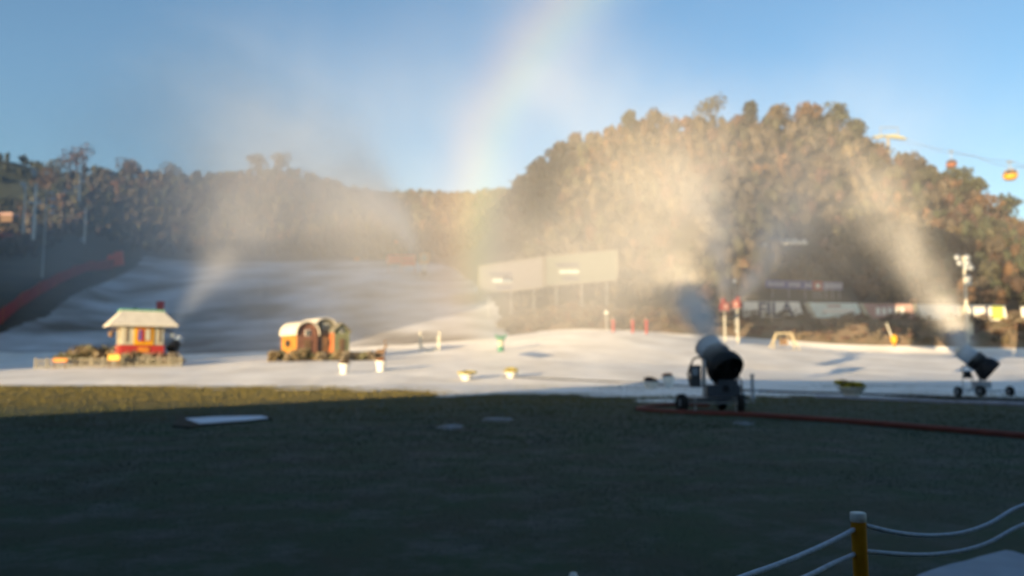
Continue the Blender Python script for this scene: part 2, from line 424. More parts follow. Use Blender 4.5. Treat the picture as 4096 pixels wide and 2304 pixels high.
M_teal = mat('teal_print', (.60, .70, .68), .7, scale=.6, var=.15)
M_pink = mat('faded_red_print', (.44, .28, .25), .7, scale=.6, var=.2)
M_fabric = mat('banner_fabric', (.80, .78, .72), .75, scale=.5, var=.12)
M_lime = mat('lime_print', (.50, .56, .10), .7, scale=.6, var=.1)
M_green = mat('green_paint', (.05, .22, .15), .6, scale=2, var=.3)
M_greenroof = mat('green_roof_trim', (.12, .34, .24), .6, scale=2, var=.2)
M_frost = mat('frosted_roof', (.60, .57, .50), .85, scale=1.5, var=.15, bump=.3)
M_soil = mat('dark_soil', (.018, .018, .012), .95, scale=4)
M_board = mat('white_cover_board', (.55, .62, .72), .6, scale=1.2, var=.12)
M_conc = mat('pale_paving', (.30, .34, .40), .85, scale=2.5, var=.15, bump=.2)

# ---- foliage
PALF = .88
GM = .30   # pull towards dull winter brown
PAL = {'rust': (.125, .068, .042), 'ochre': (.155, .115, .06), 'tan': (.15, .12, .085), 'greybrown': (.12, .10, .075), 'pine': (.035, .052, .032),
       'olive': (.095, .095, .05), 'orange': (.19, .10, .045), 'redbrown': (.13, .06, .045), 'green': (.06, .085, .038)}
PAL = {k_: tuple((c * (1 - GM) + g_ * GM) * PALF for c, g_ in zip(v_, (.098, .088, .066))) for k_, v_ in PAL.items()}
def crown_arrays(h, wid, n, leaf, seed, clumps=9, base=.25, core=True, conical=False):
    """leaf quads in clumps through the crown volume + a dark irregular core; returns V (n,3), quads"""
    r = np.random.default_rng(seed)
    cc = r.normal(size=(clumps, 3)); cc /= np.linalg.norm(cc, axis=1)[:, None]; cc *= r.uniform(.35, .8, (clumps, 1))
    cc *= np.array([wid / 2, wid / 2, h * (1 - base) / 2]); cc[:, 2] += h * (base + (1 - base) / 2)
    if conical: cc[:, :2] *= np.clip(1.25 - (cc[:, 2:3] - h * base) / (h * (1 - base)), .15, 1)
    ci = r.integers(0, clumps, n); p = r.normal(size=(n, 3)); p /= np.linalg.norm(p, axis=1)[:, None]
    p = cc[ci] + p * (r.uniform(.5, 1, (n, 1)) ** .6) * np.array([wid * .27, wid * .27, h * .17])
    a = r.normal(size=(n, 3)); a /= np.linalg.norm(a, axis=1)[:, None]; b = np.cross(a, r.normal(size=(n, 3))); b /= np.linalg.norm(b, axis=1)[:, None]
    sz = leaf * r.uniform(.6, 1.3, (n, 1)); a *= sz; b *= sz
    V = np.stack([p - a - b * .6, p + a - b, p + a * .7 + b, p - a + b * .8], 1).reshape(-1, 3)
    return V, np.arange(n * 4).reshape(-1, 4), np.repeat(r.uniform(.72, 1.28, n), 4)
def trunk_mb(h, r0, seed=0):
    rd = random.Random(seed); m = MB()
    m.tube([(0, 0, -.3), (.03 * h * rd.uniform(-1, 1), 0, h * .4), (.04 * h * rd.uniform(-1, 1), .02 * h, h * .85)], [r0, r0 * .7, r0 * .2], 6)
    for k in range(5):
        a = rd.uniform(0, 6.28); z = h * rd.uniform(.3, .65); L = h * rd.uniform(.18, .3)
        m.tube([(0, 0, z), (math.cos(a) * L * .6, math.sin(a) * L * .6, z + L * .5), (math.cos(a) * L, math.sin(a) * L, z + L)], [r0 * .45, r0 * .3, r0 * .08], 5)
    return m
def tree_thing(base, h, kind, label, seed, wid=None, n=420, name='autumn_tree', group='trees standing out along the wooded ridges', leaf=.42, clumps=11):
    wid = wid or h * .75
    t = thing(name, label, 'tree', base, 0, group)
    trunk_mb(h, h * .025, seed).build('trunk', M_bark, t)
    V, Fq, sh = crown_arrays(h, wid, n, leaf, seed, clumps=clumps, conical=(kind == 'pine'))
    npmesh('crown', V, Fq, M_leaf, False, np.array(PAL[kind])[None] * sh[:, None], t)
    return t

def forest(name, label, pts, seed, kinds, n=70, leaf=.75):
    Vs = []; Fs = []; Cs = []; k = 0
    prot = [crown_arrays(1, (.8, .55, 1., .45, .9, .7, .5, .85)[i], n, leaf / 9.5, seed + i, clumps=(7, 10, 6, 9, 8, 12, 9, 7)[i], base=(.12, .1, .2, .05, .15, .1, .05, .2)[i], conical=i in (3, 6)) for i in range(8)]
    r = np.random.default_rng(seed)
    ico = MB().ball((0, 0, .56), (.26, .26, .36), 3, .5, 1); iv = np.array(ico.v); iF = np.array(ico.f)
    for i, (x, y, z, h) in enumerate(pts):
        V, Fq, sh = prot[r.integers(0, 8)]
        a = r.uniform(0, 6.28); ca, sa = math.cos(a), math.sin(a); sx = h * r.uniform(.85, 1.15)
        W = np.empty_like(V); W[:, 0] = (V[:, 0] * ca - V[:, 1] * sa) * sx + x; W[:, 1] = (V[:, 0] * sa + V[:, 1] * ca) * sx + y; W[:, 2] = V[:, 2] * h + z - .5
        c = np.array(PAL[kinds(x, y, r)]) * r.uniform(.65, 1.35)
        Vs.append(W); Fs.append(Fq + k); Cs.append(c[None] * sh[:, None]); k += len(W)
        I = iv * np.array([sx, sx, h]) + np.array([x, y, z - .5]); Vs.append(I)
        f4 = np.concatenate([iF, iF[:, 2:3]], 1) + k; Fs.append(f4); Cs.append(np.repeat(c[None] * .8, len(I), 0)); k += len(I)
    V = np.concatenate(Vs); Fq = np.concatenate(Fs); C = np.concatenate(Cs)
    # degenerate quads of the cores become triangles
    tri = Fq[:, 2] == Fq[:, 3]
    me = bpy.data.meshes.new(name); q4 = Fq[~tri]; q3 = Fq[tri][:, :3]
    loops = np.concatenate([q4.ravel(), q3.ravel()]).astype(np.int32)
    tot = np.concatenate([np.full(len(q4), 4), np.full(len(q3), 3)]).astype(np.int32)
    st = np.concatenate([[0], np.cumsum(tot)[:-1]]).astype(np.int32)
    me.vertices.add(len(V)); me.vertices.foreach_set('co', V.astype(np.float32).ravel()); me.loops.add(len(loops)); me.loops.foreach_set('vertex_index', loops)
    me.polygons.add(len(tot)); me.polygons.foreach_set('loop_start', st); me.polygons.foreach_set('loop_total', tot); me.update(calc_edges=True)
    a = me.color_attributes.new('col', 'FLOAT_COLOR', 'POINT'); c4 = np.ones((len(V), 4), np.float32); c4[:, :3] = C; a.data.foreach_set('color', c4.ravel())
    me.materials.append(M_leaf); o = bpy.data.objects.new(name, me); COL.objects.link(o)
    return tag(o, label, kind='stuff')
def scatter(y0, y1, px0, px1, sp, cond=None, hmin=2.6, hmax=6.2):
    out = []
    Y = y0
    while Y < y1:
        x0, x1 = px_to_s(px0) * Y, px_to_s(px1) * Y; x = x0
        while x < x1:
            xx_ = x + random.uniform(-.45, .45) * sp; yy_ = Y + random.uniform(-.45, .45) * sp
            s_ = xx_ / yy_
            if cond is None or cond(s_ * F / math.cos(PITCH) + 2048, yy_): out.append((xx_, yy_, float(H(s_, yy_)), random.uniform(hmin, hmax)))
            x += sp
        Y += sp
    return out
def kinds_right(x, y, r):
    v = float(vnoise(np.array(x), np.array(y), 30, 21)); s = x / y
    if s > .48: pool = ['ochre', 'olive', 'orange', 'rust', 'green', 'tan'] if v > -.1 else ['olive', 'green', 'redbrown', 'greybrown']
    elif v > .25: pool = ['ochre', 'tan', 'orange', 'rust']
    elif v < -.2: pool = ['pine', 'olive', 'greybrown', 'greybrown']
    else: pool = ['greybrown', 'tan', 'olive', 'redbrown', 'ochre']
    return pool[r.integers(0, len(pool))]
def kinds_left(x, y, r):
    v = float(vnoise(np.array(x), np.array(y), 45, 22))
    pool = ['rust', 'redbrown', 'orange', 'ochre'] if v > .1 else ['pine', 'greybrown', 'olive', 'rust', 'pine'] if v < -.15 else ['rust', 'greybrown', 'tan', 'olive']
    return pool[r.integers(0, len(pool))]
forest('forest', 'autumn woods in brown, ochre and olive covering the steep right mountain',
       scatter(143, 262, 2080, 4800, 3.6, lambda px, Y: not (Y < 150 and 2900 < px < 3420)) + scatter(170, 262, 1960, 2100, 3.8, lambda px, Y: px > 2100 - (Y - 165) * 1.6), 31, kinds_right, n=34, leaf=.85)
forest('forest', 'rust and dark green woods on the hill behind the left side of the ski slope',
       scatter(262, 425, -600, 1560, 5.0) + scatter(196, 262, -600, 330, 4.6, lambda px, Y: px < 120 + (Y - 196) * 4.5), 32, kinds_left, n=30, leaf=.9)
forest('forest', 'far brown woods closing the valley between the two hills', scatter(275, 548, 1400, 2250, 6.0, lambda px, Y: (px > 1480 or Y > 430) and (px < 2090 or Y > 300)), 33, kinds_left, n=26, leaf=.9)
forest('forest', 'shade-toned dark woods on the distant ridge at the far left', [(x, y, float(np.interp(x, [-1500, -700, -560, -500, -430, -300], [330, 283, 232, 205, 170, 110]) * math.sin(min(1, (y - 900) / 200) * math.pi / 2)), random.uniform(10, 15)) for y in range(960, 1120, 18) for x in [random.uniform(-900, -380) for _ in range(38)]], 34, lambda x, y, r: 'pine', n=24, leaf=1.1)  # pine tone throughout, standing in for shade
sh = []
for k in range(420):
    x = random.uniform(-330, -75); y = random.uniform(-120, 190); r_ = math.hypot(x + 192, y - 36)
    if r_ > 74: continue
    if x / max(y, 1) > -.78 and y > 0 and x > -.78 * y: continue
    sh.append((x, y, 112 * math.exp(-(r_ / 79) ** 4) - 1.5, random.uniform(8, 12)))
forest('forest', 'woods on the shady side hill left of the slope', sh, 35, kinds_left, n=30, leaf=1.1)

ridge = [
 (2530, 438, 236, 'pine', 8, 'small dark tree at the left end of the right mountain top'),
 (2652, 432, 236, 'greybrown', 7, 'low grey-brown tree on the ridge just left of the tallest tree'),
 (2868, 386, 236, 'olive', 13, 'tallest dark airy tree standing up above the right mountain ridge'),
 (3028, 408, 236, 'pine', 9, 'dark evergreen tree on the ridge right of the tallest tree'),
 (3150, 418, 236, 'ochre', 8, 'ochre tree on the flat middle of the right mountain ridge'),
 (3270, 410, 236, 'orange', 9, 'orange-tan tree near the right shoulder of the mountain top'),
 (3385, 412, 236, 'green', 9, 'light green tree at the right shoulder of the mountain top'),
 (3462, 470, 237, 'green', 7, 'small green tree just below the right shoulder of the mountain'),
 (3680, 592, 236, 'greybrown', 9, 'round grey-brown tree between the white lift pylon and the orange gondola'),
 (3752, 655, 236, 'olive', 8, 'olive tree on the ridge just left of the orange gondola'),
 (3868, 668, 236, 'green', 9, 'dark green tree on the ridge just right of the orange gondola'),
 (3925, 706, 236, 'green', 8, 'green tree on the descending ridge left of the yellow gondola'),
 (3945, 755, 226, 'orange', 11, 'bright orange autumn tree below the yellow gondola'),
 (4058, 772, 236, 'green', 9, 'dark green tree on the ridge at the right edge under the yellow gondola'),
 (270, 572, 372, 'redbrown', 17, 'tall reddish-brown tree rising highest above the left hill'),
 (188, 622, 372, 'olive', 15, 'olive-brown tree left of the tall reddish tree on the left hill'),
 (140, 668, 366, 'rust', 14, 'rust tree at the left end of the left hill beside the lamp poles'),
 (480, 622, 374, 'rust', 14, 'rust-coloured dome-shaped tree in the saddle of the left hill'),
 (640, 648, 374, 'ochre', 13, 'ochre tree right of the rust dome-shaped tree on the left hill'),
 (1000, 612, 394, 'tan', 12, 'pale tan tree left on the misty top of the middle hill'),
 (1098, 606, 394, 'tan', 12, 'pale tree right on the misty top of the middle hill'),
]
for i, (px, py, Y, kd, hh, lab) in enumerate(ridge):
    b0 = G(px, Y); ptop = P(px, py, Y); base = Vector((b0.x, b0.y, min(b0.z, ptop.z - hh))); h = ptop.z - base.z
    if i == 2: tree_thing(base, h, kd, lab, 50 + i, wid=hh * .85, n=300, leaf=.38, clumps=9)
    else: tree_thing(base, h, kd, lab, 50 + i, wid=hh * (.95 if kd != 'pine' else .7))

# dry brush on the embankment
pts = []
bv = []; bf = []; bc = []; k = 0
r = np.random.default_rng(5)
for i in range(620):
    px = r.uniform(2000, 4800); Y = r.uniform(127, 138); g = G(px, Y); h = r.uniform(.7, 1.7)
    V, Fq, shd = crown_arrays(h, h * 1.6, 34, .16, 900 + i % 9, clumps=5, base=.0)
    c = np.array(PAL[['tan', 'greybrown', 'rust', 'ochre', 'redbrown'][r.integers(0, 5)]]) * 1.7
    bv.append(V + np.array(g)); bf.append(Fq + k); bc.append(c[None] * shd[:, None]); k += len(V)
tag(npmesh('dry_brush', np.concatenate(bv), np.concatenate(bf), M_leaf, False, np.concatenate(bc)), 'brown dry brush growing on the bank below the banners', kind='stuff')

# short grass on the lawn
NB = 300000
r = np.random.default_rng(11)
Yb = 4.2 * np.exp(r.uniform(0, 1, NB) * math.log(66 / 4.2)); sb = r.uniform(-.72, .72, NB); xb = sb * Yb
zb = .035 * vnoise(xb, Yb, 7, 2) + .012 * vnoise(xb, Yb, 1.5, 4)
hb = (.008 + .0017 * np.clip(Yb - 8, 0, 99)) * r.uniform(.5, 1.3, NB) * (1.0 + .35 * vnoise(xb, Yb, 2.2, 9)); wb = hb * .34
an = r.uniform(0, 6.283, NB); lean = r.uniform(-.5, .5, (NB, 2)) * hb[:, None]
A = np.stack([xb - np.cos(an) * wb, Yb - np.sin(an) * wb, zb - .01], 1); B = np.stack([xb + np.cos(an) * wb, Yb + np.sin(an) * wb, zb - .01], 1)
Tt = np.stack([xb + lean[:, 0], Yb + lean[:, 1], zb + hb], 1)
pn = vnoise(xb, Yb, 1.1, 14); pn2 = vnoise(xb, Yb, 4.5, 15)
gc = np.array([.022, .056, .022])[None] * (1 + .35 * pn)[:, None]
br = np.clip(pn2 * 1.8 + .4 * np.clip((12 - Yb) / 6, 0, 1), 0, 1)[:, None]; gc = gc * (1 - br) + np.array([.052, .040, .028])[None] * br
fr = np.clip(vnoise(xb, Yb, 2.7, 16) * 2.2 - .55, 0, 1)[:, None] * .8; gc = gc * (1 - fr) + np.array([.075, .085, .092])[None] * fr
sunlit_tint = np.clip((Yb - 20) / 15, 0, 1)[:, None]; gc = gc * (1 - sunlit_tint) + np.array([.165, .138, .042])[None] * (1 + .25 * pn)[:, None] * sunlit_tint  # far blades tinted bright yellow to stand in for the sunlit strip
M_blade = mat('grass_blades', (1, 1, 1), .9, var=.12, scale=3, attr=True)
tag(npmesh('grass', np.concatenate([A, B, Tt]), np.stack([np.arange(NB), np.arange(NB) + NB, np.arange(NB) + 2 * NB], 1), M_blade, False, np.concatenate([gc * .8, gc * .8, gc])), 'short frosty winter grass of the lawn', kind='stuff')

# ---- yellow rope posts and ropes
def rope_post(x, Y, label, zt=1.04, lean=0.):
    t = thing('rope_post', label, 'post', (x, Y, 0), 0, 'yellow posts of the rope barrier')
    t.rotation_euler = (0, lean, 0)
    MB().tube([(0, 0, -.1), (0, 0, zt - .035)], .031, 20).build('shaft', M_post, t)
    MB().lathe([(.0, zt), (.029, zt), (.033, zt - .004), (.033, zt - .036), (.031, zt - .038)], 20).build('cap', M_white, t)
    for z in (.965, .62): MB().lathe([(.012 + .006, -.006), (.024, 0), (.018, .006), (.012, 0)], 10, (0, 0, z), Matrix.Rotation(math.pi / 2, 3, 'Y')).build('rope_eye', M_steel, t)
    return t
pc = P(3442, 2050, 3.5); PL = P(2380, 2500, 2.15); PR = P(4300, 1940, 4.75)
rope_post(pc.x + .0, 3.5, 'yellow post with a white cap at the lower right of the lawn', pc.z, R(-.6))
rope_post(PL.x, 2.15, 'yellow rope post left of the white-capped one, below the picture', 1.04)
rope_post(PR.x, 4.75, 'yellow rope post just beyond the right edge of the picture', 1.06)
def rope(pts, label):
    # smooth through points (quadratic Bezier chain sampled by Catmull-Rom)
    out = []
    q = [pts[0]] + pts + [pts[-1]]
    for i in range(1, len(q) - 2):
        for k in range(6):
            t = k / 6; a, b, c, d = q[i - 1], q[i], q[i + 1], q[i + 2]
            out.append(.5 * ((2 * b) + (c - a) * t + (2 * a - 5 * b + 4 * c - d) * t * t + (3 * b - a - 3 * c + d) * t ** 3))
    out.append(q[-1]); m = MB(); m.tube(out, .0098, 8)
    return tag(m.build('rope', M_rope), label, 'rope', 'ropes of the barrier')
def lerpY(px, a, b, Ya, Yb_): return 1 / (1 / Ya + (1 / Yb_ - 1 / Ya) * (px - a) / (b - a))
rope([P(px, py, lerpY(px, 3420, 2380, 3.5, 2.15)) for px, py in ((3424, 2113), (3330, 2163), (3200, 2222), (3090, 2265), (2980, 2304), (2750, 2395), (2380, 2510))], 'upper rope running down left from the yellow post')
rope([P(px, py, lerpY(px, 3420, 2380, 3.5, 2.15)) for px, py in ((3422, 2215), (3330, 2255), (3230, 2304), (3000, 2400), (2700, 2530), (2380, 2680))], 'lower rope running down left from the yellow post')
rope([P(px, py, lerpY(px, 3460, 4300, 3.5, 4.75)) for px, py in ((3462, 2102), (3560, 2126), (3650, 2139), (3740, 2142), (3850, 2130), (3960, 2093), (4096, 2020), (4300, 1985))], 'upper rope sagging right from the yellow post')
rope([P(px, py, lerpY(px, 3460, 4300, 3.5, 4.75)) for px, py in ((3460, 2205), (3560, 2214), (3650, 2219), (3740, 2217), (3850, 2202), (3960, 2168), (4096, 2098), (4300, 2050))], 'lower rope sagging right from the yellow post')

def ground_poly(name, pxs, z0, z1, m, **kw):
    pts = []
    for px, py in pxs:
        Y = EYE * math.cos(PITCH) / 1.0
        v = (1152 - py) / F; dy = math.cos(PITCH) - v * math.sin(PITCH); dz = math.sin(PITCH) + v * math.cos(PITCH)
        Y = -(EYE - z1) * dy / dz; pts.append(P(px, py, Y))
    n_ = len(pts); mb = MB(); vs = [(p.x, p.y, z0) for p in pts] + [(p.x, p.y, z1) for p in pts]
    mb.add(vs, [list(range(n_ - 1, -1, -1)), list(range(n_, 2 * n_))] + [[i, (i + 1) % n_, (i + 1) % n_ + n_, i + n_] for i in range(n_)])
    return mb
tag(ground_poly('p', [(3560, 2370), (3680, 2296), (3735, 2276), (3800, 2256), (3860, 2243), (3920, 2225), (4020, 2200), (4050, 2203), (4110, 2222), (4200, 2240), (4600, 2500), (4000, 2700)], -.05, .06, M_conc).build('pavement', M_conc), kind='structure')
# white cover board on the lawn with dark soil round it
cb = thing('cover_board', 'long white board lying on the dark grass at the left', 'board', (0, 0, 0))
ground_poly('p', [(800, 1693), (742, 1673), (880, 1665), (1046, 1662), (1074, 1671), (985, 1680)], .0, .075, M_board).build('panel', M_board, cb)
ground_poly('p', [(690, 1702), (720, 1664), (1062, 1658), (1090, 1674), (960, 1686), (800, 1699), (760, 1708)], -.05, .055, M_soil).build('soil_rim', M_soil, cb)
def blob_patch(name, px, py, rx, ry, m, label, seed, kind='stuff', z=.05, h=.03):
    v = (1152 - py) / F; Y = -EYE * (math.cos(PITCH) - v * math.sin(PITCH)) / (math.sin(PITCH) + v * math.cos(PITCH)); c = P(px, py, Y)
    vs = [(c.x, c.y, z + h)]; n_ = 26
    for rr_, hz in ((.55, h * .8), (1., -.03)):
        for k in range(n_):
            a = 6.283 * k / n_; q_ = rr_ * (1 + .35 * mnoise.noise(Vector((math.cos(a) * 1.3 + seed, math.sin(a) * 1.3, rr_))))
            vs.append((c.x + math.cos(a) * rx * q_, c.y + math.sin(a) * ry * q_, z + hz))
    fs = [[0, 1 + k, 1 + (k + 1) % n_] for k in range(n_)] + [[1 + k, 1 + n_ + k, 1 + n_ + (k + 1) % n_, 1 + (k + 1) % n_] for k in range(n_)]
    o = MB().add(vs, fs, True).build(name, m); return tag(o, label, kind=kind)
M_frostp = mat('frost', (.20, .235, .27), .9, scale=4, var=.5, col2=(.06, .075, .07))
blob_patch('frost_patch', 1800, 1709, .46, 1.0, M_frostp, 'frosty patch in the middle of the lawn', 1, z=.0, h=.05)
blob_patch('frost_patch', 1990, 1678, .75, .8, M_frostp, 'thin frosty streak above the first frosty patch', 2, z=.0, h=.04)
blob_patch('frost_patch', 2975, 1695, .35, .5, M_frostp, 'small frosty patch in front of the large snow gun', 3, z=.0, h=.04)
blob_patch('snow_clump', 2292, 2330, .045, .06, M_snow, 'small clump of snow at the bottom of the picture', 4, z=.03, h=.05)

# ---- snow guns
def frame_from(A, B):
    d = (B - A).normalized(); return d.to_track_quat('Z', 'X').to_matrix(), d
def wheel(parent, c, r_, wd, ax=0.):
    Mx = Matrix.Rotation(ax, 3, 'Z') @ Matrix.Rotation(math.pi / 2, 3, 'Y')
    w_ = MB().lathe([(r_ * .56, -wd / 2), (r_ * .9, -wd / 2), (r_, -wd * .3), (r_, wd * .3), (r_ * .9, wd / 2), (r_ * .56, wd / 2), (r_ * .56, -wd / 2)], 26, c, Mx).build('wheel', M_rubber, parent)
    MB().lathe([(0, -wd * .2), (r_ * .2, -wd * .42), (r_ * .3, -wd * .15), (r_ * .58, -wd * .2), (r_ * .58, wd * .2), (r_ * .3, wd * .15), (r_ * .2, wd * .42), (0, wd * .2)], 20, c, Mx).build('rim', M_grey, w_)
def gun_head(t, A, B, r0, split=.62, dark=M_black):
    """A rear centre, B nozzle centre"""
    Mx, d = frame_from(A, B); L = (B - A).length
    def lat(name, prof_, m, par): return MB().lathe([(r_ * r0, z * L) for r_, z in prof_], 34, A, Mx).build(name, m, par)
    lat('intake_hood', [(1.20, -.04), (1.30, .0), (1.33, .10), (1.26, .22), (1.05, .33), (.96, .36), (.92, .34), (1.0, .28), (1.16, .15), (1.20, -.04)], dark, t)
    lat('drum', [(.96, .34), (1.06, .40), (1.08, .56), (.98, .60), (.93, split)], dark, t)
    dr = lat('barrel', [(.92, split), (.94, split + .02), (.94, .90), (.90, .93), (.84, .93), (.84, split + .02)], M_pale, t)
    lat('nozzle_ring', [(.86, .93), (.95, .935), (.96, .98), (.90, 1.0), (.82, 1.0), (.81, .94), (.86, .93)], M_steel, dr)
    lat('fan_motor', [(0, .03), (.26, .05), (.30, .10), (.30, .34), (.20, .44), (0, .48)], dark, t)
    g_ = MB()
    for q_ in (.25, .5, .75, 1.0, 1.22):
        ring = [A + Mx @ Vector((math.cos(a) * r0 * q_, math.sin(a) * r0 * q_, -.01 * L)) for a in [6.2832 * k / 28 for k in range(29)]]; g_.tube(ring, .008, 4, False)
    for k in range(16):
        a = 6.283 * k / 16; g_.tube([A + Mx @ Vector((math.cos(a) * r0 * q_, math.sin(a) * r0 * q_, -.012 * L)) for q_ in (.1, 1.24)], .006, 4)
    g_.build('intake_grille', dark, t)
    for k in range(7):
        a = 6.283 * k / 7; bl = MB()
        p0 = [Vector((math.cos(a) * r0 * q_, math.sin(a) * r0 * q_, .36 * L)) for q_ in (.28, .86)]
        tan = Vector((-math.sin(a), math.cos(a), .5)).normalized() * r0 * .2
        bl.add([A + Mx @ (p0[0] - tan), A + Mx @ (p0[0] + tan), A + Mx @ (p0[1] + tan * 1.2), A + Mx @ (p0[1] - tan * 1.2)] + [A + Mx @ (v_ + Vector((0, 0, .02))) for v_ in (p0[0] - tan, p0[0] + tan, p0[1] + tan * 1.2, p0[1] - tan * 1.2)],
               [[0, 1, 2, 3], [7, 6, 5, 4], [0, 4, 5, 1], [1, 5, 6, 2], [2, 6, 7, 3], [3, 7, 4, 0]]).build('fan_blade', M_grey, t)
M_dgrey = mat('dark_grey_paint', (.055, .065, .08), .5, scale=5, var=.25)
def gun_big():
    g = at(2850, 1645); k_ = g.y / F
    t = thing('snow_gun', 'large wheeled fan snow gun with black intake blowing mist up over the hose', 'snow gun', g, 0, 'snow guns')
    X = lambda px: (px - 2850) * k_
    Z = lambda py: (1645 - py) * k_
    A = Vector((X(2900), -.25, Z(1484))); B = Vector((X(2850), .80, Z(1380)))
    gun_head(t, A, B, .50, .66)
    C0 = A.lerp(B, .36)
    # yoke + mast
    Mx, d = frame_from(A, B); side = Vector((1, 0, 0)); side = (side - d * side.dot(d)).normalized()
    for s in (-1, 1):
        MB().tube([C0 + side * s * .56, C0 + side * s * .66, Vector((C0.x + s * .60, C0.y, Z(1545))), Vector((C0.x + s * .2, C0.y, Z(1560)))], .045, 8).build('yoke_arm', M_grey, t)
    MB().tube([(C0.x, C0.y, Z(1615)), (C0.x, C0.y, Z(1550))], .12, 14).build('turntable', M_black, t)
    MB().box((X(2885), .05, Z(1565)), (1.15, .75, .42)).box((X(2905), .1, Z(1535)), (.7, .6, .22)).build('compressor_housing', M_dgrey, t)
    MB().box((X(2890), -.34, Z(1555)), (.22, .04, .22)).build('vent_panel', M_black, t)
    MB().box((X(2782), .1, Z(1508)), (.34, .32, .78)).build('control_cabinet', mat('cabinet_grey', (.06, .065, .07), .5), t)
    MB().box((X(2778), -.075, Z(1490)), (.20, .03, .26)).build('cabinet_door', M_grey, t)
    MB().tube([(X(2812), -.25, Z(1605)), (X(2812), -.25, Z(1450)), (X(2806), -.2, Z(1440))], .034, 8).build('support_post', M_steel, t)
    MB().tube([(X(2760), .0, Z(1470)), (X(2775), 0, Z(1438)), (X(2800), .05, Z(1432)), (X(2830), .1, Z(1450)), (X(2838), .1, Z(1505))], .035, 8).build('cable', M_black, t)
    MB().tube([(X(2762), .1, Z(1545)), (X(2752), .1, Z(1500)), (X(2768), .1, Z(1455))], .03, 8).build('cable', M_black, t)
    MB().tube([(X(2950), .05, Z(1500)), (X(2965), .05, Z(1530)), (X(2968), .02, Z(1575)), (X(2985), 0, Z(1600))], .028, 8).build('cable', M_black, t)
    fr_ = MB(); z0 = Z(1598)
    fr_.box((X(2838), -.35, z0), (1.62, .09, .09)).box((X(2838), .75, z0), (1.62, .09, .09))
    for px in (2760, 2840, 2920): fr_.box((X(px), .2, z0 + .002), (.08, 1.02, .075))
    fr_.build('chassis', M_dgrey, t)
    MB().box((X(2838), .2, z0 + .055), (1.35, .9, .02)).build('deck_plate', M_grey, t)
    MB().tube([(X(2720), -.30, Z(1610)), (X(2940), -.30, Z(1612))], .035, 8).build('axle', M_steel, t)
    MB().tube([(X(2960), .3, Z(1600)), (X(3010), .5, Z(1612))], .03, 8).build('drawbar', M_steel, t)
    wheel(t, (X(2718), -.30, .31), .31, .24, R(14)); wheel(t, (X(2946), -.32, .30), .31, .24, R(-6)); wheel(t, (X(2905), .75, .28), .28, .22, R(8))
    for px in (2765, 2925):
        MB().tube([(X(px), -.5, .02), (X(px), -.5, Z(1590))], .022, 6).build('stabiliser', M_steel, t)
    return t
gun_big()
def gun_small():
    g = at(3925, 1585); k_ = g.y / F
    t = thing('snow_gun', 'white wheeled fan snow gun on the snow edge at the right of the lawn', 'snow gun', g, 0, 'snow guns')
    X = lambda px: (px - 3925) * k_
    Z = lambda py: (1585 - py) * k_
    A = Vector((X(3957), -.15, Z(1488))); B = Vector((X(3868), .55, Z(1400)))
    gun_head(t, A, B, .45, .55)
    C0 = A.lerp(B, .42)
    MB().tube([(C0.x + .1, C0.y, Z(1560)), (C0.x, C0.y, C0.z - .45)], .07, 10).build('mast', M_steel, t)
    for s in (-1, 1): MB().tube([C0 + Vector((0, s * .52, .0)), (C0.x, C0.y + s * .52, C0.z - .35), (C0.x, C0.y, C0.z - .5)], .04, 8).build('yoke_arm', M_steel, t)
    MB().box((X(3925), .1, Z(1540)), (.75, .5, .35)).build('compressor_housing', M_grey, t)
    MB().box((X(3868), .05, Z(1500)), (.30, .28, .36)).build('control_cabinet', M_black, t)
    MB().tube([(X(3840), -.05, Z(1490)), (X(3848), -.05, Z(1470)), (X(3875), -.05, Z(1455)), (X(3890), 0, Z(1470))], .03, 8).build('cable', M_black, t)
    fr_ = MB(); fr_.box((X(3865), -.1, Z(1560)), (.95, .08, .08)).box((X(3970), .05, Z(1563)), (1.55, .07, .07)).box((X(3905), .3, Z(1559)), (.08, .9, .07)); fr_.build('chassis', M_grey, t)
    for px in (3842, 3880): MB().tube([(X(px), -.1, Z(1555)), (X(px) + .05, -.05, Z(1500))], .03, 8).build('support_post', M_steel, t)
    wheel(t, (X(3822), -.12, .24), .25, .20, R(5)); wheel(t, (X(3905), -.25, .27), .27, .26, R(20)); wheel(t, (X(4033), .0, .25), .26, .20, R(3))
    return t
g2 = gun_small()
def gun_copy(loc, rz, scale, label):
    c = copy_tree(g2); c.location = loc; c.rotation_euler = (0, 0, rz); c.scale = (scale,) * 3; tag(c, label); return c
gun_copy(G(692, 92), R(-70), 1.12, 'dark snow gun standing behind the small white hut')
gun_copy(G(1690, 205), R(10), 1.15, 'far snow gun beside the orange-red fence at the top of the slope')
gun_copy(G(525, 150), R(-60), 1.0, 'dim far snow gun halfway up the shaded slope')
M_tred = mat('faded_red_housing', (.24, .035, .035), .7, scale=2)
